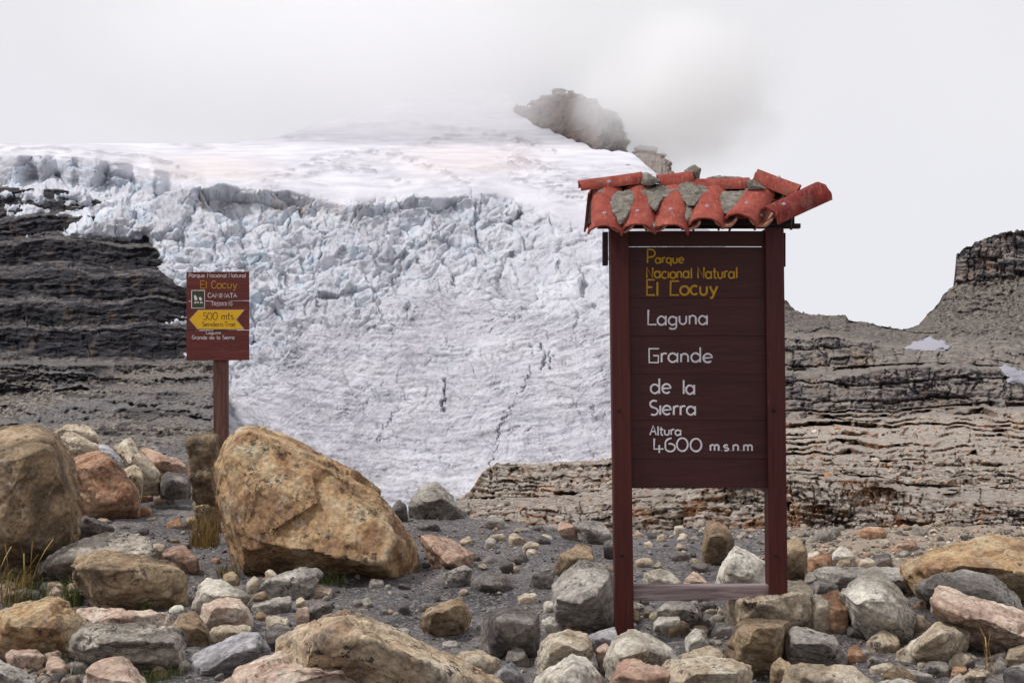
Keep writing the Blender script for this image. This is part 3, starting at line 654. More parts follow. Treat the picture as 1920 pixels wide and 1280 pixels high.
# ------------------------------------------------------------------ boulders: traced outlines given depth, real size and facets
# (material, distance, label, outline [(column, row)...], extra points [(column, row, towards/away in m)...])
BIG = 'boulders strewn round the two signs'
ROCKS = [
 ('orange', 8.7, 'largest boulder, orange sandstone with a flaking face, in front of the trail sign', [(398,850),(410,825),(455,795),(500,798),(560,830),(640,885),(700,920),(745,965),(785,1020),(786,1042),(770,1075),(600,1080),(470,1075),(425,1045),(410,1000),(404,930)],
   [(425,985,-.12),(470,1030,-.16),(540,1028,-.2),(625,1012,-.22),(690,1040,-.16),(716,1062,-.12),(738,1012,-.1),(712,925,.02),(450,815,.15),(560,850,.12)]),
 ('olive', 8.4, 'huge olive brown boulder cut off by the left edge', [(-150,850),(-60,815),(0,795),(65,788),(105,810),(132,850),(149,950),(141,1040),(110,1075),(-120,1090)],
   [(0,846,-.22),(45,820,-.2),(90,850,-.25),(60,1000,-.3),(-60,1000,-.3),(130,960,-.12)]),
 ('rust', 11.6, 'rusty orange block with a pale top behind the huge left boulder', [(136,858),(185,841),(215,870),(232,884),(262,920),(260,936),(250,955),(215,962),(175,967),(148,960),(141,905)], [(143,882,-.15),(215,874,-.12),(245,922,-.14),(190,940,-.16)]),
 ('tan', 12.0, 'cream block leaning on the right side of the rusty orange block', [(226,881),(250,870),(265,877),(269,900),(263,925),(240,930)], []),
 ('tan', 12.6, 'grey tan slanting block with a dark underside behind the cream block', [(204,834),(240,815),(250,825),(300,888),(298,907),(272,920),(262,885),(225,860)], [(235,850,-.12)]),
 ('red', 13.2, 'salmon pink slab sloping down towards the upright brown block', [(258,834),(335,858),(352,877),(340,892),(298,888)], []),
 ('dark', 12.6, 'dark block lying at the foot of the salmon slab', [(303,884),(315,883),(355,889),(358,915),(347,924),(320,926),(300,913)], []),
 ('olive', 10.0, 'upright brown block standing at the foot of the trail sign post', [(351,820),(388,812),(414,816),(406,900),(398,930),(360,938)], [(356,900,-.1),(396,900,-.1),(352,826,-.08),(398,822,-.06)]),
 ('olive', 10.7, 'low brown stone wedged beneath the upright brown block', [(360,945),(378,928),(406,926),(420,944),(414,985),(372,985)], []),
 ('tan', 12.7, 'yellowish angular rock above the rusty orange block', [(105,814),(137,809),(160,820),(186,838),(180,850),(140,860),(122,842)], [(137,830,-.1)]),
 ('tan', 13.4, 'low tan rock at the back of the left pile, highest on the skyline of stones', [(98,812),(130,796),(160,794),(180,810),(197,828),(160,836)], []),
 ('blue', 12.3, 'bluish white slab edge wedged between the tan rocks', [(182,830),(202,834),(226,856),(234,880),(220,882),(190,855)], []),
 ('dark', 10.4, 'dark triangular stone in the shade below the rusty orange block', [(134,988),(160,965),(186,979),(215,990),(200,1003),(140,1008)], [(160,972,-.1)]),
 ('layer', 8.0, 'pale layered slab arching over the brown block at the left', [(60,1070),(83,1040),(147,1011),(200,997),(260,998),(284,1013),(298,1045),(250,1058),(150,1064)], [(110,1050,-.15),(280,1040,-.1)]),
 ('olive', 7.5, 'brown rounded block under the pale layered slab', [(123,1062),(147,1038),(187,1031),(233,1036),(262,1052),(300,1043),(333,1057),(354,1078),(347,1112),(300,1132),(240,1136),(173,1130),(145,1092)], [(160,1065,-.16),(250,1070,-.16),(215,1110,-.14),(262,1056,-.1),(330,1075,-.1)]),
 ('red', 8.6, 'reddish stone behind the brown rounded block', [(303,1038),(320,1022),(347,1023),(374,1057),(360,1070),(325,1062)], []),
 ('tan', 9.2, 'small tan stone on the gravel behind the layered slab', [(283,1022),(292,1015),(310,1020),(308,1040),(288,1040)], []),
 ('pale', 7.3, 'cream wedge of rock left of the speckled oblong stone', [(360,1138),(373,1097),(387,1082),(413,1085),(474,1117),(440,1134),(400,1142),(370,1148)], [(378,1115,-.1),(430,1118,-.08)]),
 ('grey', 7.7, 'speckled oblong stone under the overhang of the largest boulder', [(487,1100),(500,1083),(567,1063),(597,1065),(606,1075),(590,1097),(550,1117),(510,1112)], []),
 ('tan', 7.95, 'small cream stone perched behind the speckled oblong stone', [(496,1072),(505,1066),(518,1069),(522,1084),(500,1090)], []),
 ('tan', 7.8, 'small angular stone left of the speckled oblong stone', [(460,1093),(477,1078),(488,1088),(484,1105),(466,1108)], []),
 ('grey', 7.1, 'thin flat stone tilted on the gravel below the speckled oblong stone', [(468,1134),(520,1120),(547,1115),(546,1137),(520,1150),(478,1148)], []),
 ('pink', 6.9, 'small pinkish upright stone on the gravel at lower left', [(552,1158),(567,1138),(581,1135),(575,1158),(560,1168)], []),
 ('dark', 7.1, 'small grey brown stone right of the pinkish upright one', [(578,1142),(597,1120),(628,1133),(613,1152),(578,1162)], []),
 ('pink', 6.7, 'round topped pink stone with a dark underside at lower left', [(368,1148),(383,1130),(417,1120),(450,1123),(467,1140),(474,1167),(460,1180),(417,1178),(393,1180),(376,1162)], [(385,1152,-.12),(405,1142,-.14),(455,1140,-.1)]),
 ('olive', 6.4, 'olive stone with a pale crest left of the small flat tan stone', [(320,1175),(337,1150),(367,1145),(394,1177),(384,1202),(360,1217),(345,1212),(340,1190)], []),
 ('tan', 6.4, 'small flat tan stone resting above the bluish slab', [(387,1200),(397,1178),(427,1172),(470,1170),(474,1181),(433,1192),(417,1210),(390,1213)], []),
 ('blue', 5.9, 'bluish grey slab sloping left at the bottom left', [(350,1234),(400,1207),(457,1183),(487,1183),(511,1220),(497,1232),(467,1246),(427,1264),(368,1262)], [(480,1200,-.08),(380,1250,-.1)]),
 ('orange', 6.4, 'ochre rock at the left edge beside the layered grey slab', [(-25,1152),(7,1140),(67,1120),(113,1118),(131,1137),(161,1173),(127,1195),(100,1219),(67,1222),(-30,1225)], [(20,1165,-.14),(90,1140,-.1),(110,1180,-.12)]),
 ('pink', 6.9, 'flat pink slab half buried behind the layered grey slab', [(138,1145),(193,1137),(300,1145),(334,1158),(320,1178),(233,1180),(160,1180)], []),
 ('layer', 6.0, 'long layered grey slab near the bottom left', [(122,1203),(160,1170),(207,1168),(337,1180),(344,1194),(349,1234),(340,1248),(267,1252),(187,1245),(122,1225)], [(150,1200,-.14),(330,1205,-.12),(240,1200,-.16)]),
 ('pink', 5.9, 'small pink loaf shaped stone near the lower left corner', [(7,1226),(20,1217),(67,1218),(88,1230),(77,1246),(25,1247)], []),
 ('tan', 5.95, 'small tan stone right of the pink loaf shaped stone', [(83,1224),(113,1217),(117,1229),(90,1241)], []),
 ('pink', 5.45, 'pale pink pointed rock at the bottom edge right of the corner gravel', [(158,1270),(187,1237),(227,1225),(248,1243),(280,1285),(275,1320),(150,1320)], []),
 ('grey', 5.35, 'grey brown rock filling the lower left corner', [(-40,1225),(0,1237),(40,1253),(66,1275),(60,1320),(-50,1320)], []),
 ('mottle', 5.7, 'big mottled foreground slab with black lichen at bottom centre', [(518,1195),(560,1175),(600,1157),(620,1147),(653,1143),(678,1157),(712,1177),(800,1213),(873,1247),(925,1265),(960,1300),(940,1340),(520,1340)], [(600,1200,-.2),(690,1200,-.2),(800,1250,-.2),(640,1170,-.1)]),
 ('pink', 5.05, 'peach coloured boulder at the bottom edge before the mottled slab', [(385,1280),(460,1240),(520,1228),(590,1215),(640,1222),(662,1240),(692,1265),(715,1310),(390,1340)], [(560,1260,-.18),(640,1260,-.18)]),
 ('dark', 6.1, 'dark little rock between the bluish slab and the mottled slab', [(495,1186),(523,1168),(555,1180),(540,1205),(505,1212)], []),
 ('red', 8.9, 'orange flat slab lying against the right end of the largest boulder', [(781,995),(833,1003),(841,1023),(891,1037),(885,1048),(840,1060),(813,1052),(798,1030)], [(800,1015,-.04),(840,1052,-.14)]),
 ('grey', 8.1, 'grey tilted slab just below the orange flat slab', [(828,1080),(850,1063),(873,1057),(888,1068),(877,1080),(840,1096)], []),
 ('dark', 11.0, 'dark flat stone on the gravel crest above the orange flat slab', [(782,987),(793,978),(817,980),(826,990),(800,997)], []),
 ('tan', 10.2, 'tan oval stone alone on the dark gravel', [(912,1011),(922,1001),(943,1000),(949,1008),(933,1015)], []),
 ('dark', 7.9, 'low dark grey stone in the middle of the gravel slope', [(878,1094),(907,1073),(947,1077),(968,1100),(933,1109),(893,1104)], [(907,1088,-.12)]),
 ('dark', 7.9, 'dark grey stone left of the grey angular boulder', [(992,1102),(1000,1077),(1030,1067),(1041,1078),(1024,1106)], []),
 ('dark', 8.8, 'little dark stone above the low dark grey stone', [(935,1061),(943,1050),(960,1053),(963,1064),(947,1070)], []),
 ('grey', 7.0, 'grey angular boulder with black underside left of the notice board', [(1033,1095),(1050,1077),(1090,1045),(1133,1055),(1150,1083),(1155,1127),(1148,1158),(1127,1168),(1100,1168),(1067,1152),(1042,1132)], [(1043,1122,-.14),(1085,1122,-.24),(1122,1116,-.2),(1135,1075,-.06)]),
 ('olive', 8.6, 'orange edged rock behind the grey angular boulder', [(1038,1068),(1060,1037),(1087,1015),(1107,1023),(1116,1045),(1090,1070),(1050,1080)], []),
 ('olive', 6.9, 'olive grey stone alone on the lower gravel', [(785,1158),(800,1143),(860,1118),(877,1133),(884,1153),(873,1170),(833,1180),(800,1172)], [(815,1150,-.1),(865,1140,-.1)]),
 ('dark', 6.35, 'dark block with a flat top on the gravel left of the front rocks', [(902,1172),(910,1150),(973,1133),(1010,1153),(1014,1187),(1002,1218),(950,1225),(912,1222),(904,1200)], [(935,1160,-.16),(940,1205,-.14),(1000,1170,-.1)]),
 ('tan', 5.95, 'tan knobbly stone at the tip of the mottled slab', [(845,1231),(860,1217),(900,1220),(938,1237),(930,1256),(900,1262),(853,1246)], []),
 ('blue', 5.7, 'small white triangular stone at the bottom centre', [(923,1265),(960,1238),(971,1253),(975,1272),(940,1280)], []),
 ('tan', 5.95, 'tan grey block behind the pale bottom rock', [(1010,1208),(1033,1187),(1067,1178),(1113,1193),(1117,1208),(1108,1232),(1050,1245),(1008,1260)], [(1040,1205,-.12),(1095,1210,-.1)]),
 ('pale', 5.5, 'pale rock with yellow lichen at the bottom edge left of the lichen boulder', [(1000,1276),(1027,1250),(1073,1223),(1120,1243),(1137,1268),(1130,1310),(1000,1310)], [(1075,1260,-.16)]),
 ('pale', 5.9, 'pale lichen spotted boulder in front of the left post', [(1130,1240),(1147,1200),(1180,1175),(1217,1185),(1263,1218),(1274,1242),(1200,1275),(1145,1268)], [(1165,1215,-.14),(1210,1215,-.16)]),
 ('red', 5.45, 'pinkish red rock at the bottom edge under the lichen boulder', [(1143,1275),(1160,1243),(1173,1237),(1200,1237),(1250,1255),(1274,1285),(1260,1320),(1145,1320)], []),
 ('pink', 6.1, 'small pink rounded stone tucked left of the lichen boulder', [(1114,1218),(1140,1202),(1149,1225),(1130,1248)], []),
 ('blue', 6.5, 'flat grey slab at the foot of the left post', [(1098,1192),(1153,1173),(1162,1195),(1150,1215),(1110,1210)], []),
 ('olive', 9.2, 'upright two toned rock seen between the sign posts', [(1314,1040),(1322,986),(1340,977),(1360,983),(1378,1013),(1368,1032),(1350,1052),(1322,1050)], [(1330,1005,-.1),(1355,1010,-.12)]),
 ('pale', 8.0, 'pale pyramid shaped rock behind the crossbar beside the right post', [(1343,1085),(1357,1047),(1380,1020),(1437,1055),(1442,1093),(1400,1100),(1350,1100)], [(1375,1055,-.14),(1400,1080,-.14)]),
 ('olive', 8.5, 'ochre upright rock just right of the right post', [(1432,1080),(1445,1020),(1475,1012),(1498,1010),(1511,1030),(1514,1078),(1475,1086)], []),
 ('grey', 8.2, 'long flat slab with dark underside behind the big faceted rock', [(1516,1066),(1560,1062),(1613,1063),(1710,1070),(1715,1097),(1660,1106),(1560,1103),(1530,1080)], [(1560,1078,-.14),(1690,1084,-.14)]),
 ('pale', 6.9, 'big pale faceted rock leaning right of the notice board', [(1573,1110),(1613,1077),(1637,1065),(1660,1073),(1694,1117),(1715,1150),(1712,1187),(1688,1200),(1647,1170),(1595,1148)], [(1600,1120,-.14),(1655,1130,-.2),(1690,1180,-.12)]),
 ('tan', 7.25, 'wide tan rock behind the foot of the right post', [(1352,1122),(1370,1100),(1440,1092),(1500,1090),(1526,1105),(1534,1160),(1500,1186),(1370,1172)], [(1400,1130,-.12),(1500,1125,-.14)]),
 ('tan', 7.2, 'tan wrinkled rock next to the big faceted rock', [(1520,1108),(1547,1110),(1560,1157),(1553,1182),(1520,1182)], []),
 ('rust', 7.1, 'brown rounded rock squeezed left of the big faceted rock', [(1533,1118),(1570,1103),(1592,1133),(1592,1177),(1557,1182)], []),
 ('orange', 9.2, 'large smooth orange slab at the right edge', [(1692,1064),(1747,1030),(1860,1000),(1900,1017),(1980,1030),(2050,1060),(2050,1120),(1920,1115),(1700,1085)], [(1800,1060,-.2),(1930,1070,-.2)]),
 ('grey', 7.7, 'grey tan slab in front of the large orange slab', [(1716,1105),(1727,1080),(1813,1070),(1860,1077),(1902,1110),(1920,1150),(1880,1155),(1750,1128)], [(1790,1100,-.14),(1860,1110,-.14)]),
 ('pink', 6.7, 'long pinkish slab with black overhang at the right edge', [(1740,1118),(1757,1095),(1807,1113),(1847,1123),(1920,1147),(1975,1165),(1975,1225),(1900,1210),(1853,1190),(1790,1170),(1743,1152)], [(1760,1118,-.16),(1830,1140,-.2),(1920,1180,-.22)]),
 ('tan', 6.1, 'tan wedge with a sharp ridge below the long pinkish slab', [(1680,1224),(1713,1200),(1770,1157),(1825,1187),(1813,1210),(1790,1242),(1727,1234),(1690,1236)], [(1765,1185,-.14),(1735,1205,-.12)]),
 ('olive', 6.15, 'brown block in front of the foot of the right post', [(1358,1215),(1377,1177),(1390,1160),(1460,1157),(1481,1163),(1476,1193),(1467,1245),(1410,1255),(1375,1245)], [(1400,1185,-.16),(1455,1182,-.16)]),
 ('grey', 5.95, 'grey block with dark front standing next to the brown block', [(1466,1232),(1472,1177),(1493,1170),(1570,1193),(1592,1220),(1584,1246),(1500,1248)], [(1490,1195,-.12),(1560,1210,-.12)]),
 ('tan', 5.45, 'wide flat topped rock at the bottom edge under the right post', [(1228,1265),(1250,1237),(1300,1232),(1370,1232),(1410,1247),(1414,1278),(1400,1320),(1235,1320)], [(1290,1255,-.16),(1380,1258,-.16)]),
 ('olive', 5.7, 'small brown stone between two blocks at the bottom edge', [(1443,1265),(1457,1227),(1484,1243),(1470,1282),(1447,1285)], []),
 ('tan', 5.35, 'grey tan rock at the bottom edge below the dark fronted block', [(1458,1278),(1475,1247),(1520,1243),(1600,1250),(1637,1280),(1630,1320),(1460,1320)], []),
 ('olive', 5.65, 'brown cone shaped stone near the bottom edge at right', [(1652,1263),(1687,1243),(1720,1270),(1710,1286),(1660,1290)], []),
 ('grey', 5.7, 'thin grey flake beside the brown cone shaped stone', [(1695,1250),(1743,1263),(1750,1275),(1715,1276)], []),
 ('tan', 5.65, 'small tan stone at the lower right among the pebbles', [(1803,1268),(1827,1250),(1855,1257),(1847,1274),(1813,1282)], []),
 ('tan', 5.7, 'cream stone at the lower part of the right edge', [(1884,1236),(1893,1217),(1930,1205),(1955,1230),(1925,1246)], []),
 ('dark', 5.4, 'dark rock in the lower right corner', [(1881,1258),(1900,1245),(1955,1243),(1955,1310),(1890,1310)], []),
 ('pale', 5.2, 'pale stone cut by the bottom edge at right', [(1638,1280),(1690,1268),(1724,1282),(1720,1320),(1640,1320)], []),
 ('tan', 5.95, 'low tan stone below the crossbar near the brown block', [(1262,1238),(1283,1227),(1327,1208),(1354,1217),(1359,1238),(1300,1248)], []),
 ('pale', 8.1, 'pale yellowish stone behind the left end of the crossbar', [(1205,1090),(1215,1070),(1237,1065),(1260,1073),(1282,1098),(1240,1108),(1205,1104)], []),
 ('pink', 8.1, 'small pinkish pyramid behind the middle of the crossbar', [(1278,1100),(1300,1067),(1337,1100),(1310,1108)], []),
 ('grey', 7.15, 'grey stone under the crossbar left of the grass tuft', [(1230,1152),(1250,1126),(1310,1124),(1316,1155),(1255,1164)], []),
 ('pale', 6.9, 'small whitish stone under the crossbar right of the grass tuft', [(1329,1160),(1345,1147),(1359,1158),(1347,1171)], []),
 ('grey', 12.2, 'grey pointed rock on the gravel crest against the glacier', [(763,950),(787,903),(818,902),(850,932),(880,966),(835,970),(790,968)], [(800,930,-.14),(838,935,-.1)]),
 ('dark', 12.6, 'small dark rock at the right shoulder of the largest boulder', [(733,955),(745,932),(757,945),(766,972),(745,975)], []),
 ('grey', 10.2, 'grey rounded rock on the crest left of the notice board', [(1077,986),(1087,976),(1113,972),(1133,983),(1152,1008),(1140,1014),(1103,1010)], [(1100,990,-.1)]),
 ('dark', 9.4, 'dark rock half behind the left post', [(1131,1025),(1135,1013),(1152,1008),(1166,1030),(1152,1046),(1137,1038)], []),
 ('red', 10.6, 'thin reddish flake on the crest', [(1046,982),(1053,976),(1086,1006),(1066,1008)], []),
 ('rust', 11.0, 'orange block on the pebble bench at right', [(1604,1000),(1622,986),(1650,986),(1666,998),(1650,1008),(1612,1008)], []),
 ('red', 9.6, 'reddish pair of stones on the bench left of the large orange slab', [(1675,1024),(1690,1014),(1716,1010),(1722,1026),(1700,1034),(1680,1032)], []),
]
def hull_mesh(name, pts_list, base):
    bm = bmesh.new()
    for pts in pts_list:
        vs = [bm.verts.new(tuple(p - base)) for p in pts]
        r = bmesh.ops.convex_hull(bm, input=vs)
        junk = [g for g in r['geom_interior'] if isinstance(g, bmesh.types.BMVert)]
        bmesh.ops.delete(bm, geom=junk, context='VERTS')
    loose = [v for v in bm.verts if not v.link_faces]
    bmesh.ops.delete(bm, geom=loose, context='VERTS')
    me = bpy.data.meshes.new(name); bm.to_mesh(me); bm.free(); return me
PENDING = []
def add_solid(name, pts_list, base, voxel, mat, size, seed, parent=None, rough=1.0):
    o = link(name, hull_mesh(name, pts_list, base), mat, parent)
    o.location = tuple(base) if parent is None else (0, 0, 0)
    md = o.modifiers.new('r', 'REMESH'); md.mode = 'VOXEL'; md.voxel_size = voxel; md.adaptivity = 0.0
    PENDING.append((o, size, seed, mat, rough)); return o
def finish_solids():
    dg = bpy.context.evaluated_depsgraph_get(); dg.update()
    done = []
    for o, size, seed, mat, rough in PENDING:
        me = bpy.data.meshes.new_from_object(o.evaluated_get(dg)); done.append(me)
    for (o, size, seed, mat, rough), me in zip(PENDING, done):
        n = len(me.vertices); co = np.empty(n * 3, np.float32); me.vertices.foreach_get('co', co); co = co.reshape(-1, 3).astype(float)
        rs = np.random.RandomState(seed)
        # relax once, chip the corners with a few random planes
        ne = len(me.edges); ed = np.empty(ne * 2, np.int32); me.edges.foreach_get('vertices', ed); ed = ed.reshape(-1, 2)
        deg = np.bincount(ed.ravel(), minlength=n)[:, None]
        for _ in range(1):
            acc = np.zeros_like(co); np.add.at(acc, ed[:, 0], co[ed[:, 1]]); np.add.at(acc, ed[:, 1], co[ed[:, 0]])
            co = 0.85 * co + 0.15 * acc / np.maximum(deg, 1)
        c = co.mean(0)
        for _ in range(int(4 * rough)):
            nv = rs.normal(size=3); nv[1] -= 0.6; nv[2] += 0.2; nv /= np.linalg.norm(nv); h = (co - c) @ nv
            cut = h.max() * rs.uniform(0.8, 0.94); over = np.maximum(h - cut, 0); co = co - over[:, None] * nv * 0.96
        me.vertices.foreach_set('co', co.astype(np.float32).ravel()); me.update()
        nr = np.empty(n * 3, np.float32); me.vertices.foreach_get('normal', nr); nr = nr.reshape(-1, 3)
        s = size; sa = min(size, 0.3 + 0.36 * size); off = rs.rand(3) * 50
        bed = rs.normal(size=3) * 0.35 + np.array([0, 0, 1]); bed /= np.linalg.norm(bed)
        hb = co @ bed / s
        pw = co / s + 0.07 * np.stack([perlin(co / s * 4 + off), perlin(co / s * 4 + off + 7), perlin(co / s * 4 + off + 13)], -1)
        lay = fbm(np.stack([hb * 8 + 0.5 * perlin(co / s * 2.5 + off), co[:, 0] / s * 0.8, co[:, 1] / s * 0.8], -1) + off, 3)
        r3, v3d = cells3(pw * 3.4 + off, seed); r4, v4d = cells3(pw * 8.5 + off, seed + 5)
        d = sa * (0.006 * fbm(co / s * 2.2 + off, 3, 0.5) + 0.008 * np.tanh(4.0 * lay))
        d += sa * (0.020 * (r3[:, 0] - 0.5) + 0.026 * (v3d * (r3 - 0.5)).sum(1)) + sa * (0.006 * (r4[:, 0] - 0.5) + 0.016 * (v4d * (r4 - 0.5)).sum(1))
        if s > 0.45:      # slabs flaked off the big faces
            r6, v6 = cells3(pw * np.array([1.7, 1.7, 2.6]) + off[::-1], seed + 9); d += sa * (0.035 * (r6[:, 0] - 0.5) + 0.05 * (v6 * (r6 - 0.5)).sum(1))
            d -= sa * 0.02 * np.maximum(ridged(co / s * 2.3 + off[::-1], 2) - 1.05, 0) * 4
        d += 0.006 * fbm(co * 18 + off, 4, 0.6) * min(1.0, s / 0.25)
        co = co + nr * d[:, None] * rough
        me.vertices.foreach_set('co', co.astype(np.float32).ravel())
        me.polygons.foreach_set('use_smooth', np.ones(len(me.polygons), bool)); me.update()
        me.materials.clear(); me.materials.append(mat)
        old = o.data; nm = old.name; o.modifiers.clear(); o.data = me; bpy.data.meshes.remove(old); me.name = nm
    PENDING.clear()

def rock_points(Y, outline, extra):
    o = np.array(outline, float); w = np.ptp(o[:, 0]) * Y / F; h = np.ptp(o[:, 1]) * Y / F
    m = min(w, h * 1.25); m = max(m, 0.35 * max(w, h)); c = o.mean(0)
    t = (o[:, 1].max() - o[:, 1]) / max(np.ptp(o[:, 1]), 1)                  # 0 foot, 1 top
    pts = [P(o[:, 0], o[:, 1], Y + m * ((0.2 if extra else 0.12) + 0.55 * t))]
    if extra:
        e = np.array(extra, float); pts.append(P(e[:, 0], e[:, 1], Y + 1.25 * e[:, 2]))
    else:       # a ridge between a lit top face and a steep, slightly undercut front face
        wx, hy = np.ptp(o[:, 0]), np.ptp(o[:, 1]); rs = np.random.RandomState(int(o[0, 0] + o[1, 1]) % 9999); tl = rs.uniform(-.22, .22); kx = rs.uniform(-.2, .2)
        f = np.array([(-.40, -.06 - tl, -.16), (kx, -.10 + tl * kx, -.30), (.40, -.06 + tl, -.16), (-.34, .40, -.10), (.34, .40, -.10)]) + rs.uniform(-.05, .05, (5, 3))
        pts.append(P(c[0] + f[:, 0] * wx, c[1] + f[:, 1] * hy, Y + f[:, 2] * m))
    b = c + (o - c) * 0.8; pts.append(P(b[:, 0], b[:, 1], Y + m * 0.95 + 0 * b[:, 0]))
    A = np.concatenate(pts); B = np.concatenate([pts[0], pts[-1]])
    low = B[B[:, 2] < A[:, 2].min() + 0.35 * (np.ptp(A[:, 2]))].copy(); low[:, 2] = A[:, 2].min() - 0.06; low[:, 1] += 0.1 * m
    return np.concatenate([A, low]), max(w, h), m
for i, (mt, Y, label, outline, extra) in enumerate(ROCKS):
    Y = min(Y, 3190.0 / (max(p[1] for p in outline) - HY))
    A, size, m = rock_points(Y, outline, extra)
    base = np.array([A[:, 0].mean(), A[:, 1].mean(), A[:, 2].min()])
    hulls = [A]
    if i == 0:      # the flaking slab on the face of the largest boulder
        for poly, out in (([(418,850),(466,806),(540,842),(640,892),(712,924),(739,1011),(719,1058),(690,1036),(625,1010),(520,1024),(440,1004)], 0.07),
                          ([(436,905),(452,985),(466,1000),(512,995),(545,965),(597,944),(590,890),(520,872),(470,880)], 0.13)):
            sl = np.array(poly, float); dy = 0.19 - (sl[:, 1] - 815) * 0.00205
            hulls.append(np.concatenate([P(sl[:, 0], sl[:, 1], Y + dy - out), P(sl[:, 0], sl[:, 1], Y + dy + 0.25)]))
    o = add_solid('boulder' if size > 0.28 else 'stone', hulls, base, max(Y / F * 3.3, size / 115), ROCK[mt], size, 50 + i)
    tag(o, label, 'boulder' if size > 0.28 else 'stone', BIG)

# ------------------------------------------------------------------ painted lettering: a small stroke alphabet
def arc(cx, cy, rx, ry, a0, a1, n=12):
    return [(cx + rx * math.cos(math.radians(a0 + (a1 - a0) * t / n)), cy + ry * math.sin(math.radians(a0 + (a1 - a0) * t / n))) for t in range(n + 1)]
XH = 0.6
BOWL = arc(.24, .3, .23, .3, 45, 315, 16)
GLY = {
 'a': (.66, [BOWL, [(.5, .64), (.5, -.02)], [(.38, .53), (.5, .42)], [(.38, .07), (.5, .18)]]), 'c': (.55, [arc(.25, .3, .24, .3, 48, 312, 16)]),
 'd': (.66, [BOWL, [(.5, 1.0), (.5, -.02)], [(.38, .53), (.5, .42)], [(.38, .07), (.5, .18)]]), 'e': (.62, [[(.02, .3)] + arc(.25, .3, .24, .3, 8, 318, 18)]),
 'g': (.62, [BOWL, [(.47, .6), (.47, -.12)] + arc(.25, -.12, .22, .18, 0, -150, 8), [(.40, .51), (.47, .55)], [(.40, .09), (.47, .05)]]),
 'i': (.2, [[(.06, .62), (.06, 0)]]), 'l': (.22, [[(.08, .95), (.08, 0)]]), 'o': (.62, [arc(.27, .3, .26, .3, 90, 450, 20)]),
 'm': (.82, [[(.04, .6), (.04, 0)], [(.04, .42)] + arc(.2, .42, .16, .18, 180, 0, 8) + [(.36, 0)], [(.36, .42)] + arc(.52, .42, .16, .18, 180, 0, 8) + [(.68, 0)]]),
 'n': (.58, [[(.04, .6), (.04, 0)], [(.04, .38)] + arc(.23, .38, .19, .22, 180, 0, 8) + [(.42, 0)]]),
 'q': (.62, [BOWL, [(.46, .6), (.46, -.32)]]), 'r': (.4, [[(.04, .6), (.04, 0)], [(.04, .4)] + arc(.22, .36, .18, .22, 170, 60, 6)]),
 's': (.48, [arc(.2, .45, .17, .14, 40, 270, 8) + arc(.2, .155, .18, .15, 90, -140, 8)]),
 't': (.42, [[(.14, .9), (.14, .1)] + arc(.26, .1, .12, .1, 180, 300, 5), [(0, .6), (.32, .6)]]),
 'u': (.6, [[(.04, .6), (.04, .24)] + arc(.24, .24, .2, .24, 180, 360, 8) + [(.44, .6)]]),
 'y': (.58, [[(.02, .6), (.24, .06)], [(.46, .6), (.18, -.22), (.04, -.26)]]), '.': (.24, [[(.08, .02), (.09, .05)]]), ' ': (.42, []), '-': (.3, [[(.04, .3), (.2, .3)]]),
 'P': (.62, [[(.04, 0), (.04, 1), (.25, 1)] + arc(.25, .72, .25, .28, 90, -90, 10) + [(.06, .44)]]), 'N': (.74, [[(.04, 0), (.04, 1), (.58, 0), (.58, 1)]]),
 'E': (.6, [[(.5, 1), (.04, 1), (.04, 0), (.52, 0)], [(.04, .52), (.36, .52)]]), 'C': (.62, [[(.5, .94), (.5, 1), (.06, 1), (.04, 0), (.5, 0), (.5, .06)]]),
 'L': (.6, [[(.06, 1), (.04, 0), (.54, 0)]]), 'G': (.68, [[(.54, .97), (.54, 1), (.04, 1), (.04, 0), (.54, 0), (.54, .5), (.26, .5)]]),
 'S': (.58, [arc(.27, .76, .23, .24, 50, 255, 10) + arc(.25, .25, .25, .25, 80, -130, 10)]),
 'A': (.66, [[(0, 0), (.28, 1), (.56, 0)], [(.1, .36), (.46, .36)]]), 'M': (.8, [[(.04, 0), (.08, 1), (.35, .35), (.62, 1), (.66, 0)]]), 'I': (.24, [[(.08, 1), (.08, 0)]]),
 'T': (.6, [[(0, 1), (.52, 1)], [(.26, 1), (.26, 0)]]), 'R': (.62, [[(.04, 0), (.04, 1), (.25, 1)] + arc(.25, .73, .22, .27, 90, -90, 8) + [(.06, .46)], [(.22, .46), (.5, 0)]]),
 'K': (.6, [[(.04, 1), (.04, 0)], [(.48, 1), (.06, .45), (.5, 0)]]), 'Q': (.6, []),
 'k': (.62, [arc(.3, .5, .27, .5, 40, 320, 16)]),                                          # round capital C
 'z': (.68, [arc(.3, .5, .28, .5, 40, 335, 16) + [(.56, .46), (.34, .46)]]),                # round capital G
 '4': (.62, [[(.06, 1.0), (.04, .2), (.54, .2)], [(.32, .5), (.32, -.08)]]), '6': (.62, [arc(.42, .62, .4, .42, 100, 190, 8) + arc(.28, .3, .26, .3, 180, 470, 14)]),
 '0': (.72, [arc(.3, .5, .29, .5, 90, 450, 22)]), '5': (.6, [[(.46, 1), (.1, 1), (.07, .56)] + arc(.24, .3, .25, .31, 115, -140, 12)]),
}
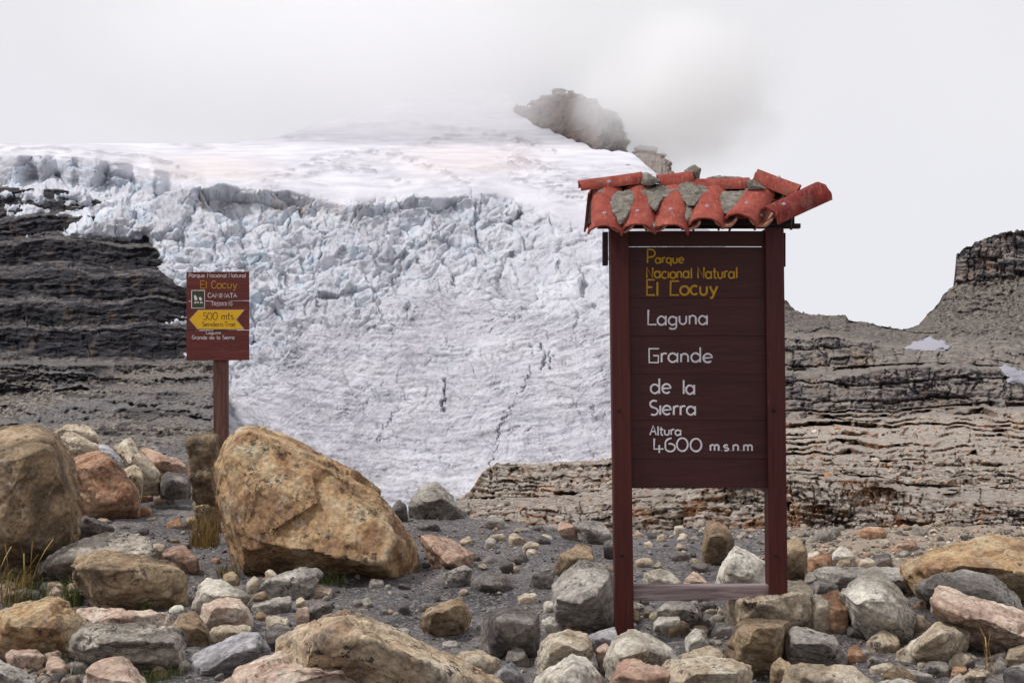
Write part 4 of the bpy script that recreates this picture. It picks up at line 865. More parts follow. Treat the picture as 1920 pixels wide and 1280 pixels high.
def lettering(name, text, to_local, x0, x1, base, cap, width, mat, parent, seed=0, proud=0.0012):
    """stroke text from picture column x0 to x1 on picture row base; cap height and stroke width in picture pixels"""
    rs = np.random.RandomState(seed); tot = sum(GLY[c][0] for c in text) - 0.1; sx = (x1 - x0) / tot
    cu = bpy.data.curves.new(name, 'CURVE'); cu.dimensions = '3D'; cu.bevel_depth = 0.5; cu.bevel_resolution = 2; cu.use_fill_caps = True
    x = x0
    for ch in text:
        w, strokes = GLY[ch]; jy = rs.uniform(-.03, .03) * cap; js = rs.uniform(.95, 1.05)
        for st in strokes:
            sp = cu.splines.new('POLY'); sp.points.add(len(st) - 1)
            for p, (gx, gy) in zip(sp.points, st):
                l = to_local(x + gx * sx, base + jy - gy * js * cap); p.co = (l[0], 0, l[2], 1); p.radius = rs.uniform(.85, 1.12)
        x += w * sx
    k = abs(to_local(101, 0)[0] - to_local(100, 0)[0]); cu.bevel_depth = width * k * 0.5
    tmp = bpy.data.objects.new('tmp', cu); COL.objects.link(tmp)
    me = bpy.data.meshes.new_from_object(tmp.evaluated_get(bpy.context.evaluated_depsgraph_get())); bpy.data.objects.remove(tmp)
    n = len(me.vertices); co = np.empty(n * 3, np.float32); me.vertices.foreach_get('co', co); co = co.reshape(-1, 3)
    co[:, 1] = to_local(x0, base)[1] - proud * np.clip(-co[:, 1] / (width * k * 0.5) + 0.3, 0, 1.3)
    me.vertices.foreach_set('co', co.ravel()); me.update(); me.name = name
    return link(name, me, mat, parent)
def paint_mat(name, c, wear, wear_c, sc=60):
    m = NT(name); v = m.coord('Object'); a = m.step(m.noise(v, sc, 7, 0.75), 0.5, 0.66)
    m.color(m.mix(m.math('MULTIPLY', a, wear), c, wear_c)); m.b.inputs['Roughness'].default_value = 0.7
    return m.m
def wood_mat(name, c1, c2, worn, amt, rough=0.55, along='Z'):
    m = NT(name); sc = {'Z': (14, 14, 0.9), 'X': (0.9, 14, 14)}[along]
    v = m.coord('Object', sc, True); vo = m.coord('Object', (1, 1, 1), True)
    g = m.noise(v, 3.0, 8, 0.65, 0.6)
    col = m.ramp(g, [(0.38, c1), (0.62, c2)])
    w = m.step(m.noise(v, 5.0, 8, 0.75, 0.3), 0.60, 0.72)
    col = m.mix(m.math('MULTIPLY', w, amt), col, worn)
    sp = m.step(m.noise(vo, 42, 6, 0.7), 0.66, 0.72); col = m.mix(m.math('MULTIPLY', sp, amt), col, worn)
    m.color(col); m.b.inputs['Roughness'].default_value = rough
    m.bump((g, 0.35, 0.004), (m.noise(v, 14, 6, 0.7), 0.3, 0.0015))
    return m.m
BROWN = wood_mat('dark_red_brown_painted_wood', srgb(50, 20, 21), srgb(62, 27, 26), srgb(104, 66, 58), 0.4, 0.6, 'X')
BROWN_P = wood_mat('red_brown_painted_post', srgb(58, 21, 18), srgb(74, 28, 23), srgb(118, 74, 62), 0.45, 0.6, 'Z')
WORN_X = wood_mat('worn_painted_crossbar', srgb(96, 78, 78), srgb(146, 130, 130), srgb(206, 200, 202), 0.9, 0.8, 'X')
DARKW = wood_mat('dark_roof_timber', srgb(30, 18, 17), srgb(46, 28, 26), srgb(80, 62, 56), 0.25, 0.8, 'X')
YEL = paint_mat('yellow_lettering_paint', srgb(168, 128, 30), 0.35, srgb(104, 72, 28)); WHT = paint_mat('white_lettering_paint', srgb(196, 192, 196), 0.3, srgb(130, 110, 110))

def beam(name, a, b, w, d, mat, parent, bev=0.004, up=(0, 1, 0), warp=0.0, seg=6):
    """squared timber from a to b; w across, d deep; slightly bowed, bevelled"""
    a = Vector(a); b = Vector(b); ax = (b - a); L = ax.length; ax.normalize(); dp = Vector(up); dp = (dp - ax * dp.dot(ax)).normalized(); sd = ax.cross(dp)
    bm = bmesh.new(); rings = []
    for i in range(seg + 1):
        c = a + ax * (L * i / seg) + sd * (warp * math.sin(3.1 * i / seg))
        rings.append([bm.verts.new(c + sd * (w / 2 * x) + dp * (d / 2 * y)) for x, y in ((-1, -1), (1, -1), (1, 1), (-1, 1))])
    for r0, r1 in zip(rings, rings[1:]):
        for k in range(4): bm.faces.new((r0[k], r0[(k + 1) % 4], r1[(k + 1) % 4], r1[k]))
    bm.faces.new(rings[0][::-1]); bm.faces.new(rings[-1])
    bmesh.ops.recalc_face_normals(bm, faces=bm.faces)
    sharp = [e for e in bm.edges if len(e.link_faces) == 2 and e.calc_face_angle(0) > 0.6]
    bmesh.ops.bevel(bm, geom=sharp, offset=bev, segments=2, affect='EDGES', profile=0.6)
    me = bpy.data.meshes.new(name); bm.to_mesh(me); bm.free(); return link(name, me, mat, parent)

# ------------------------------------------------------------------ notice board with a tiled roof
NB_Y = 6.55; LEAN = 0.0145
nb = empty('notice_board', (NB_Y * (1317 - 960) / F, NB_Y, 0.0)); nb.rotation_euler = (0, -LEAN, 0)
tag(nb, 'dark red notice board on two posts under a small red tiled roof', 'notice board')
_c, _s = math.cos(LEAN), math.sin(LEAN)
def SL(px, py, Y=NB_Y):
    x, y, z = P(np.float64(px), np.float64(py), Y) - np.array(nb.location)
    return np.array([x * _c + z * _s, y, -x * _s + z * _c])
def nb_face(px, py): p = SL(px, py); return np.array([p[0], PANEL_Y, p[2]])
PD = 0.11
for xt, xb, yb in ((1161, 1172, 1215), (1452.5, 1461, 1215)):
    t = SL(xt, 428); b = SL(xb, yb)
    po = beam('post', (b[0], PD / 2, b[2]), (t[0], PD / 2, t[2]), 0.104, PD, BROWN_P, nb, 0.006)
    for py in (769, 1040):      # bolts
        q = SL(xb if py > 900 else (xt + xb) / 2, py); bm = bmesh.new()
        bmesh.ops.create_cone(bm, cap_ends=True, segments=12, radius1=0.011, radius2=0.008, depth=0.008, matrix=Matrix.Translation((q[0] - 0.018, -0.004, q[2])) @ Matrix.Rotation(math.pi / 2, 4, 'X'))
        me = bpy.data.meshes.new('bolt'); bm.to_mesh(me); bm.free(); link('bolt', me, DARKW, po)
PANEL_Y = 0.030
PL = []
rows = [(432, 460.4), (462.0, 557.9), (558.3, 629.8), (630, 701.3), (701.5, 788.3), (788.5, 861.3), (861.5, 916)]
for k, (y0, y1) in enumerate(rows):
    ym = (y0 + y1) / 2; a = SL(1176 + (ym - 430) * 0.0135, ym); b = SL(1438 + (ym - 430) * 0.0135, ym)
    h = (y1 - y0) * NB_Y / F
    zo = 0.0012 * (k % 2)
    PL.append(beam('plank', (a[0], PANEL_Y + 0.013 + zo, a[2]), (b[0], PANEL_Y + 0.013 + zo, b[2]), h, 0.026 if k else 0.03, BROWN, nb, 0.0025, warp=0.0008))
a = SL(1310, 912); b = SL(1307, 563); beam('backing_board', (a[0], PANEL_Y + 0.036, a[2]), (b[0], PANEL_Y + 0.036, b[2]), 0.80, 0.016, DARKW, nb, 0.002)
TX = [('Parque', 1213, 1284, 492, 25, 4.2, YEL, 1, 'P'), ('Nacional Natural', 1213, 1384, 520.5, 20.5, 3.4, YEL, 1, ''), ('El', 1213, 1235, 553, 28, 4.2, YEL, 1, ''), ('Cocuy', 1257, 1347, 552, 27, 4.4, YEL, 1, ''),
      ('Laguna', 1215, 1329, 608, 27, 3.6, WHT, 2, ''), ('Grande', 1217, 1338, 679, 27, 3.8, WHT, 3, ''), ('de', 1221, 1260, 738, 28, 3.8, WHT, 4, ''), ('la', 1281, 1305, 738.5, 27, 3.8, WHT, 4, ''),
      ('Sierra', 1219, 1307, 778, 27, 3.8, WHT, 4, ''), ('Altura', 1220, 1279, 816, 17, 3.0, WHT, 5, ''), ('4600', 1226, 1318, 847, 24, 3.4, WHT, 5, ''), ('m.s.n.m', 1333, 1413, 845.5, 18, 3.6, WHT, 5, '')]
for k, (t, x0, x1, yb, cap, w, mt, pl, opt) in enumerate(TX):
    if t == 'Parque':
        lettering('lettering', 'P', nb_face, 1214, 1230, 492, 25, 3.6, mt, PL[pl], 3); lettering('lettering', 'arque', nb_face, 1230, 1284, 492, 16.5, 3.2, mt, PL[pl], 4)
    else: lettering('lettering', t, nb_face, x0, x1, yb, cap, w, mt, PL[pl], 10 + k)
a = SL(1186, 1113); b = SL(1446, 1112)
beam('crossbar', (a[0], 0.055, a[2]), (b[0], 0.055, b[2]), 0.082, 0.075, WORN_X, nb, 0.006)
# side cleats and roof timbers
for xa, y0, y1 in ((1137, 432, 495), (1473, 434, 498)):
    t = SL(xa, y0); b = SL(xa, y1); beam('cleat', (b[0], 0.085, b[2]), (t[0], 0.085, t[2]), 0.03, 0.05, DARKW, nb, 0.003)
RY = NB_Y + 0.06                                # ridge line
EY = NB_Y - 0.25                                # front eave line
for x0, x1, yy, Yb in ((1104, 1480, 416, EY + 0.12), (1110, 1500, 372, RY), (1120, 1500, 424, RY + 0.28)):
    a = SL(x0, yy, Yb); b = SL(x1, yy, Yb); beam('batten', a, b, 0.028, 0.04, DARKW, nb, 0.003)
a = SL(1108, 362, RY + 0.01); b = SL(1480, 362, RY + 0.01); beam('ridge_board', a, b, 0.10, 0.02, DARKW, nb, 0.003)
for x0 in (1108, 1290, 1478):
    a = SL(x0, 424, EY); b = SL(x0 + 6, 366, RY); beam('rafter', a, b, 0.035, 0.03, DARKW, nb, 0.003, up=(0, 0, 1))
    c = SL(x0 + 6, 422, RY + 0.3); beam('rafter', b, c, 0.035, 0.03, DARKW, nb, 0.003, up=(0, 0, 1))
def tile_mat(name, c1, c2, tone=1.0):
    m = NT(name); v = m.coord('Object', (1, 1, 1), True)
    col = m.ramp(m.noise(v, 9, 8, 0.7, 0.4), [(0.36, c1), (0.62, c2)])
    sc = m.step(m.noise(m.coord('Object', (30, 6, 6), True), 2.5, 7, 0.75), 0.55, 0.66); col = m.mix(m.math('MULTIPLY', sc, 0.5), col, srgb(196, 132, 112))
    dk = m.step(m.noise(v, 16, 6, 0.7), 0.58, 0.72); col = m.mix(m.math('MULTIPLY', dk, 0.6), col, srgb(70, 34, 30))
    gm = m.step(m.noise(v, 7, 8, 0.7, 0.6), 0.55, 0.66); col = m.mix(m.math('MULTIPLY', gm, 0.35), col, srgb(128, 108, 96))
    m.color(col); m.b.inputs['Roughness'].default_value = 0.85; m.bump((m.noise(v, 14, 9, 0.75), 0.6, 0.012), (m.noise(v, 60, 8, 0.7), 0.6, 0.004))
    return m.m
TILE = tile_mat('red_painted_clay', srgb(120, 50, 41), srgb(156, 78, 65)); TILE_D = tile_mat('deep_red_painted_clay', srgb(92, 30, 27), srgb(122, 44, 37))
TILE_C = tile_mat('bare_pinkish_clay', srgb(156, 104, 84), srgb(184, 136, 116))
SCREW = simple_mat('zinc_screw', srgb(176, 160, 172), 0.4)
def tile(a, b, ra, rb, up, mat, thick=0.012, arc_deg=168, screw=None, squash=1.0, seed=0):
    """curved clay tile from a (its front end) to b; up is the side it bulges to"""
    a = Vector(a); b = Vector(b); ax = (b - a).normalized(); u = Vector(up); u = (u - ax * u.dot(ax)).normalized(); sd = ax.cross(u)
    rs = np.random.RandomState(seed); bm = bmesh.new(); nl, na = 10, 18; G = []
    for i in range(nl + 1):
        t = i / nl; c = a.lerp(b, t); r = ra + (rb - ra) * t; row = []
        for j in range(na + 1):
            an = math.radians(90 - arc_deg / 2 + arc_deg * j / na); wob = 1 + 0.014 * math.sin(5 * t + j * 0.9 + seed) + rs.uniform(-.006, .006)
            e = ax * (rs.uniform(-.004, .004) if i in (0, nl) else 0)
            row.append([bm.verts.new(c + e + sd * (math.cos(an) * rr * wob) + u * (math.sin(an) * rr * squash * wob - 0.0)) for rr in (r, r - thick)])
        G.append(row)
    for i in range(nl):
        for j in range(na):
            bm.faces.new((G[i][j][0], G[i][j + 1][0], G[i + 1][j + 1][0], G[i + 1][j][0])); bm.faces.new((G[i][j][1], G[i + 1][j][1], G[i + 1][j + 1][1], G[i][j + 1][1]))
    for j in range(na):
        for i in (0, nl): bm.faces.new((G[i][j][0], G[i][j][1], G[i][j + 1][1], G[i][j + 1][0]))
    for i in range(nl):
        for j in (0, na): bm.faces.new((G[i][j][0], G[i + 1][j][0], G[i + 1][j][1], G[i][j][1]))
    bmesh.ops.recalc_face_normals(bm, faces=bm.faces)
    for f in bm.faces: f.smooth = True
    for e in bm.edges:
        if len(e.link_faces) == 2 and e.calc_face_angle(0) > 0.8: e.smooth = False
    me = bpy.data.meshes.new('roof_tile'); bm.to_mesh(me); bm.free(); o = link('roof_tile', me, mat, nb)
    if screw is not None:
        t, off = screw; r = ra + (rb - ra) * t; p = a.lerp(b, t) + u * (r * squash * math.cos(off)) + sd * (r * math.sin(off)); nn = (u * math.cos(off) + sd * math.sin(off)).normalized()
        bm = bmesh.new(); M4 = Matrix.Translation(p + nn * 0.002) @ nn.to_track_quat('Z', 'Y').to_matrix().to_4x4()
        bmesh.ops.create_cone(bm, cap_ends=True, segments=14, radius1=0.0105, radius2=0.009, depth=0.005, matrix=M4)
        bmesh.ops.create_cone(bm, cap_ends=True, segments=8, radius1=0.005, radius2=0.003, depth=0.006, matrix=M4 @ Matrix.Translation((0, 0, 0.005)))
        me = bpy.data.meshes.new('screw'); bm.to_mesh(me); bm.free(); link('screw', me, SCREW, o)
    return o
k_e = EY / F
UPF = (0, -0.62, 0.78)
# channel tiles (hollow side up) first, then the cover tiles over the gaps
for n, (ex, ey, rx) in enumerate(((1166, 432, 1169), (1228, 431, 1230), (1291, 427, 1298), (1359, 421, 1378), (1426, 420, 1452))):
    a = SL(ex, ey - 17, EY - 0.035); b = SL(rx, 356, RY - 0.04)
    tile(a, b, 0.07, 0.066, (0, 0.62, -0.78), TILE_C, seed=30 + n, arc_deg=150)
for n, (ex, peak, rx, sc_t) in enumerate(((1134, 421, 1141, 0.28), (1196, 418, 1199, 0.3), (1257.5, 418, 1262, 0.34), (1323, 407, 1336, 0.3), (1388, 401, 1424, 0.32))):
    a = SL(ex, peak + 22, EY - 0.02); b = SL(rx, 362, RY - 0.03)
    tile(a, b, 0.096, 0.088, UPF, TILE, squash=0.74,  screw=(sc_t, -0.1), seed=n)
for n in range(6):       # rear slope
    a = SL(1120 + n * 68, 436, RY + 0.32); b = SL(1124 + n * 68, 366, RY + 0.04); tile(a, b, 0.082, 0.066, (0, 0.62, 0.78), TILE, seed=60 + n)
# ridge tiles
UPR = (0, -0.3, 0.95)
tile(SL(1087, 357, RY - 0.05), SL(1205, 342, RY - 0.03), 0.060, 0.066, UPR, TILE, screw=(0.45, 0.9), seed=11, squash=0.9)
tile(SL(1233, 349, RY - 0.02), SL(1298, 343, RY - 0.02), 0.062, 0.066, UPR, TILE, seed=12)
tile(SL(1297, 354, RY - 0.04), SL(1404, 353, RY - 0.03), 0.058, 0.062, UPR, TILE, seed=13, squash=0.95)
tile(SL(1490, 372, RY - 0.08), SL(1412, 340, RY - 0.02), 0.080, 0.072, (0.25, -0.35, 0.9), TILE, screw=(0.5, -0.1), seed=14)
tile(SL(1441, 414, EY - 0.02), SL(1540, 368, EY + 0.14), 0.078, 0.082, (-0.2, -0.72, 0.6), TILE_D, screw=(0.22, 0.15), seed=15, arc_deg=150)
# mortar
MORT = NT('grey_mortar'); _v = MORT.coord('Object'); MORT.color(MORT.ramp(MORT.noise(_v, 30, 9, 0.75), [(0.36, srgb(92, 86, 80)), (0.52, srgb(130, 124, 114)), (0.66, srgb(160, 152, 140))])); MORT.bump((MORT.noise(_v, 60, 9, 0.75), 1.0, 0.012)); MORT = MORT.m
def z1(pts): return [(1060 + x / 3.658, 290 + y / 3.658) for x, y in pts]
def mortar(pts, lift=0.035, thick=0.05, Yr=None):
    pts = np.array(z1(pts)); f = np.clip((430 - pts[:, 1]) / 75.0, 0, 1.1)
    Ys = (EY - 0.075 + (RY - EY) * f) if Yr is None else np.full(len(pts), Yr)
    A = np.concatenate([[SL(x, y, Y - lift) for (x, y), Y in zip(pts, Ys)], [SL(x, y, Y + thick) for (x, y), Y in zip(pts, Ys)], [SL(*(pts.mean(0)), Ys.mean() - lift - 0.012)]])
    return add_solid('mortar_patch', [A], np.zeros(3), 0.0045, MORT, 0.2, 500 + int(pts[0, 0]), nb, 1.0)
mortar([(285, 265), (470, 232), (480, 290), (430, 330), (440, 390), (400, 480), (370, 480), (335, 400), (310, 360)])
mortar([(525, 240), (680, 200), (700, 260), (650, 330), (620, 388), (590, 380), (565, 300)])
mortar([(680, 212), (780, 198), (800, 275), (690, 275), (640, 300)]); mortar([(770, 200), (880, 180), (980, 232), (930, 285), (880, 352), (840, 350), (780, 275)])
mortar([(985, 262), (1140, 250), (1280, 252), (1270, 310), (1180, 340), (1110, 402), (1075, 390), (1045, 310)])
mortar([(528, 135), (560, 128), (645, 180), (600, 210), (528, 205)], Yr=RY - 0.1, thick=0.12); mortar([(1245, 180), (1290, 175), (1385, 238), (1310, 242), (1250, 240)], Yr=RY - 0.12, thick=0.1)
mortar([(815, 112), (880, 74), (928, 100), (922, 162), (865, 160)], Yr=RY - 0.0, thick=0.1); mortar([(1322, 385), (1352, 385), (1356, 424), (1325, 418)]); mortar([(225, 245), (285, 230), (282, 272), (232, 275)])
mortar([(480, 232), (560, 225), (575, 262), (520, 300)]); mortar([(880, 200), (985, 225), (1050, 240), (990, 285), (930, 270)]); mortar([(820, 330), (868, 335), (870, 440), (845, 470), (825, 440)], lift=0.0); mortar([(1230, 225), (1300, 235), (1330, 270), (1260, 290)])
mortar([(600, 470), (625, 470), (620, 505), (605, 505)]); mortar([(960, 160), (1060, 150), (1190, 150), (1240, 168), (980, 172)], Yr=RY + 0.03, thick=0.08)

# ------------------------------------------------------------------ trail sign
TS_Y = 11.0
ts = empty('trail_sign', (TS_Y * (409 - 960) / F, TS_Y, 0.0)); tag(ts, 'small brown trail sign with a yellow arrow on a single post', 'trail sign')
TS_F = 0.0
def TL(px, py, Y=TS_Y): return P(np.float64(px), np.float64(py), Y) - np.array(ts.location)
def ts_face(px, py): p = TL(px, py); return np.array([p[0], TS_F, p[2]])
BROWN_T = wood_mat('weathered_brown_sign_paint', srgb(84, 38, 34), srgb(102, 48, 42), srgb(170, 150, 146), 0.35, 0.7, 'X')
POST_T = wood_mat('weathered_brown_post', srgb(74, 46, 42), srgb(112, 78, 70), srgb(150, 132, 124), 0.5, 0.8, 'Z')
t = TL(411, 512); b = TL(411, 1000)
beam('post', (b[0], 0.075, b[2] - 0.15), (t[0], 0.075, t[2]), 0.126, 0.09, POST_T, ts, 0.006)
TP = []
for y0, y1 in ((510, 564), (565, 619), (620, 676)):
    ym = (y0 + y1) / 2; a = TL(349.5, ym); b = TL(466.5, ym - 1); TP.append(beam('plank', (a[0], TS_F + 0.0135, a[2]), (b[0], TS_F + 0.0135, b[2]), (y1 - y0) * TS_Y / F, 0.026, BROWN_T, ts, 0.003, warp=0.0008))
BLK = paint_mat('black_lettering_paint', srgb(44, 38, 30), 0.3, srgb(120, 96, 30)); YEL2 = paint_mat('faded_yellow_lettering', srgb(184, 136, 36), 0.4, srgb(130, 90, 34)); WH2 = paint_mat('faded_white_lettering', srgb(206, 200, 200), 0.4, srgb(120, 92, 88))
def flat_poly(name, pts, mat, parent, off, thick=0.0012):
    bm = bmesh.new(); f = [bm.verts.new((p[0], TS_F - off, p[2])) for p in (ts_face(x, y) for x, y in pts)]; g = [bm.verts.new((v.co.x, TS_F - off + thick + 0.001, v.co.z)) for v in f]
    bm.faces.new(f)
    for i in range(len(f)): bm.faces.new((f[i], f[i - 1], g[i - 1], g[i]))
    bm.faces.new(g[::-1]); bmesh.ops.recalc_face_normals(bm, faces=bm.faces); bmesh.ops.triangulate(bm, faces=bm.faces)
    me = bpy.data.meshes.new(name); bm.to_mesh(me); bm.free(); return link(name, me, mat, parent)
YARR = paint_mat('yellow_arrow_paint', srgb(212, 164, 36), 0.35, srgb(176, 128, 40), 25); GREY_L = paint_mat('grey_outline_paint', srgb(150, 132, 120), 0.4, srgb(90, 60, 54))
def z3(pts): return [(340 + x / 6.735, 500 + y / 6.735) for x, y in pts]
arrow = flat_poly('arrow_edge', z3([(98, 668), (212, 542), (806, 540), (702, 668), (806, 796), (204, 792)]), GREY_L, TP[1], 0.0012)
flat_poly('arrow', z3([(106, 668), (216, 550), (794, 546), (686, 668), (790, 786), (210, 784)]), YARR, TP[1], 0.0026)
GREEN = paint_mat('dark_green_panel_paint', srgb(54, 62, 42), 0.4, srgb(78, 88, 48), 40)
flat_poly('pictogram_border', z3([(126, 296), (298, 294), (298, 526), (126, 526)]), WH2, TP[0], 0.0012); flat_poly('pictogram_panel', z3([(136, 304), (289, 304), (289, 516), (136, 516)]), GREEN, TP[0], 0.0026)
for pts in ([(162, 362), (180, 358), (196, 380), (204, 412), (192, 426), (170, 424), (164, 396)], [(222, 392), (238, 378), (250, 388), (264, 410), (258, 424), (238, 430), (226, 412)],
            [(166, 446), (178, 440), (196, 442), (194, 456), (184, 450), (180, 470), (168, 464)], [(204, 442), (218, 440), (222, 454), (214, 468), (204, 458)], [(236, 446), (256, 440), (276, 458), (266, 464), (252, 452), (244, 468)]):
    flat_poly('pictogram_figure', z3(pts), WH2, TP[0], 0.0040)
def tz(x, y): return (340 + x / 6.735, 500 + y / 6.735)
for k, (txt, x0, x1, yb, cap, w, mt, pl, off) in enumerate((('Parque Nacional Natural', 95, 812, 134, 52, 9, WH2, 0, 0), ('El kocuy', 238, 704, 274, 98, 13, YEL2, 0, 0), ('kAMINATA', 335, 700, 390, 54, 10, WH2, 0, 0), ('TREKKINz', 378, 645, 492, 44, 8, WH2, 1, 0),
        ('500 mts.', 274, 684, 666, 90, 12, BLK, 1, .0026), ('Sendero.Trail', 264, 678, 750, 54, 9, BLK, 1, .0026), ('Laguna', 312, 498, 850, 36, 8, WH2, 2, 0), ('zrande de la Sierra', 136, 670, 916, 48, 8, WH2, 2, 0))):
    (a0, by), (a1, _) = tz(x0, yb), tz(x1, yb)
    fn = (lambda o: (lambda px, py: ts_face(px, py) - np.array([0, o, 0])))(off)
    lettering('lettering', txt, fn, a0, a1, by, cap / 6.735, w / 6.735 * 0.72, mt, TP[pl], 40 + k)

# ------------------------------------------------------------------ small stones, pebbles, rubble, grass
def blob(seed, sub=2, flat=1.0):
    bm = bmesh.new(); bmesh.ops.create_icosphere(bm, subdivisions=sub, radius=1.0); rs = np.random.RandomState(seed)
    co = np.array([v.co for v in bm.verts]); T = np.array([[v.index for v in f.verts] for f in bm.faces]); bm.free()
    co *= np.array([1.0, rs.uniform(.6, .9), rs.uniform(.42, .7) * flat])
    for _ in range(11):
        nv = rs.normal(size=3); nv /= np.linalg.norm(nv); h = co @ nv; cut = h.max() * rs.uniform(.6, .9); co -= np.maximum(h - cut, 0)[:, None] * nv
    co += 0.05 * np.stack([perlin(co * 2 + seed), perlin(co * 2 + seed + 9), perlin(co * 2 + seed + 5)], -1)
    return co, T
def ground_at(px, py):
    Y = 3190.0 / (py - HY)
    for _ in range(6):
        z = ground_z(Y * (px - 960) / F, Y); Y = (CAMZ - z) * F / (py - HY)
    return Y * (px - 960) / F, Y, ground_z(Y * (px - 960) / F, Y)
STONE_MESH = []
for k in range(9):
    co, T = blob(70 + k, 3)
    STONE_MESH.append(tri_mesh('small_stone', co, T, True))
rs = np.random.RandomState(21)
kinds = [('grey', 'grey'), ('dark', 'dark'), ('tan', 'tan'), ('pale', 'whitish'), ('pink', 'pinkish')]
STOP = set('with at in on behind under left right below near before between cut half lying just filling alone beside against leaning standing squeezed seen next wedged above perched tilted tucked resting sloping arching'.split())
def short(label):
    out = []
    for w in label.replace(',', ' ').split():
        if w in STOP: break
        out.append(w)
    return ' '.join(out[:6])
RC = [(short(r[2]), np.mean([p[0] for p in r[3]]), np.mean([p[1] for p in r[3]]), r[4]) for r in ROCKS]
def stone_label(px, py, col, big):
    n, cx, cy, _ = min(RC, key=lambda r: (r[1] - px) ** 2 + (2.2 * (r[2] - py)) ** 2)
    dx, dy = px - cx, 2.2 * (py - cy)
    where = ('right of' if dx > 0 else 'left of') if abs(dx) > abs(dy) else ('in front of' if dy > 0 else 'behind')
    return '%s %s stone %s the %s' % ('small' if big else 'tiny', col, where, n)
SM = {}
for n in range(285):
    k = rs.choice(5, p=[.34, .22, .24, .12, .08]); px = rs.uniform(-20, 1940)
    py = 965 + 315 * rs.beta(1.2, 1.0); right = px > 1450
    if py < 985 and (px < 700): continue
    if n < 60: px, py = rs.uniform(0, 140), rs.uniform(1236, 1290)           # the pebble heap in the lower left corner
    if 60 <= n < 110: px, py = rs.uniform(1480, 1900), rs.uniform(985, 1060)
    X, Y, Z = ground_at(np.array([px]), np.array([py]))
    s = float(np.clip(rs.lognormal(math.log(9.5), .5), 5, 24)) * Y[0] / F
    if n < 60: s = rs.uniform(9, 20) * Y[0] / F
    mi = rs.randint(9); key = (mi, kinds[k][0])
    if key not in SM: me = STONE_MESH[mi].copy(); me.materials.clear(); me.materials.append(ROCK[kinds[k][0]]); SM[key] = me
    o = bpy.data.objects.new('stone', SM[key]); COL.objects.link(o)
    o.location = (X[0], Y[0], Z[0] + s * 0.22); o.scale = (s,) * 3; o.rotation_euler = (rs.normal() * .25, rs.normal() * .25, rs.uniform(0, 6.28))
    tag(o, stone_label(px, py, kinds[k][1], s > 9 * Y[0] / F), 'stone', 'loose %s stones on the gravel' % kinds[k][1])

# angular rubble filling the gaps between the named boulders
rs = np.random.RandomState(77); OUT = [r[3] for r in ROCKS]; cnt = 0
for (x0, x1, y0, y1, n, w0, w1, mats) in ((0, 620, 1095, 1275, 34, 26, 66, ('grey', 'tan', 'pink', 'olive', 'pale')), (960, 1480, 1130, 1280, 34, 26, 70, ('grey', 'tan', 'pale', 'dark', 'olive')), (1470, 1920, 1055, 1285, 44, 26, 74, ('tan', 'grey', 'pale', 'rust', 'dark')),
                                     (860, 1160, 985, 1110, 14, 20, 44, ('grey', 'dark', 'tan')), (120, 420, 930, 1080, 16, 20, 46, ('tan', 'olive', 'dark', 'rust')), (1190, 1440, 1000, 1160, 14, 20, 44, ('tan', 'grey', 'dark')), (560, 900, 1060, 1240, 14, 18, 40, ('grey', 'dark'))):
    for _ in range(n):
        for _try in range(12):
            cx, yb, w = rs.uniform(x0, x1), rs.uniform(y0, y1), rs.uniform(w0, w1) * rs.uniform(.7, 1); h = w * rs.uniform(.45, .85)
            pr = np.array([(cx - w * .3, yb - h * .3), (cx + w * .3, yb - h * .3), (cx, yb - h * .6)])
            if not any(inside(pr[:, 0], pr[:, 1], o_).any() for o_ in OUT): break
        else: continue
        k = rs.randint(6, 9); an = np.sort(rs.uniform(0, 2 * math.pi, k)); ol = [(cx + .5 * w * math.cos(a) * rs.uniform(.8, 1.1), yb - h / 2 + .5 * h * math.sin(a) * rs.uniform(.85, 1.1)) for a in an]
        ol += [(cx - .42 * w, yb), (cx + .42 * w, yb)]
        if np.ptp([p[1] for p in ol]) < .5 * h: continue
        OUT.append(ol); mt = mats[rs.randint(len(mats))]; Yk = float(ground_at(np.array([cx]), np.array([yb]))[1][0])
        A, size, mm = rock_points(Yk, ol, []); base = np.array([A[:, 0].mean(), A[:, 1].mean(), A[:, 2].min()]); cnt += 1
        o = add_solid('rubble_stone', [A], base, Yk / F * 3.0, ROCK[mt], size, 700 + cnt)
        tag(o, stone_label(cx, yb - h / 2, {'pale': 'whitish', 'pink': 'pinkish', 'rust': 'rust coloured', 'olive': 'brown'}.get(mt, mt) + ' angular', True).replace('small', 'middle sized', 1), 'stone', 'angular rubble between the boulders')

def scatter_mesh(name, X, Y, Z, size, mat, seed, sub=1, shade=None):
    rs = np.random.RandomState(seed); protos = [blob(200 + seed + k, sub) for k in range(8)]
    VV, TT, CC = [], [], []; nv = 0
    for i in range(len(X)):
        co, T = protos[rs.randint(8)]; a = rs.uniform(0, 6.28); c, s = math.cos(a), math.sin(a)
        tl = rs.normal() * .3; R = np.array([[c, -s, 0], [s, c, 0], [0, 0, 1.]]) @ np.array([[1, 0, 0], [0, math.cos(tl), -math.sin(tl)], [0, math.sin(tl), math.cos(tl)]])
        VV.append(co @ R.T * size[i] + (X[i], Y[i], Z[i] + size[i] * 0.2)); TT.append(T + nv); nv += len(co); CC.append(np.full(len(co), rs.rand()))
    me = tri_mesh(name, np.concatenate(VV), np.concatenate(TT), False)
    at = me.attributes.new('tone', 'FLOAT', 'POINT'); at.data.foreach_set('value', np.concatenate(CC).astype(np.float32))
    return link(name, me, mat)
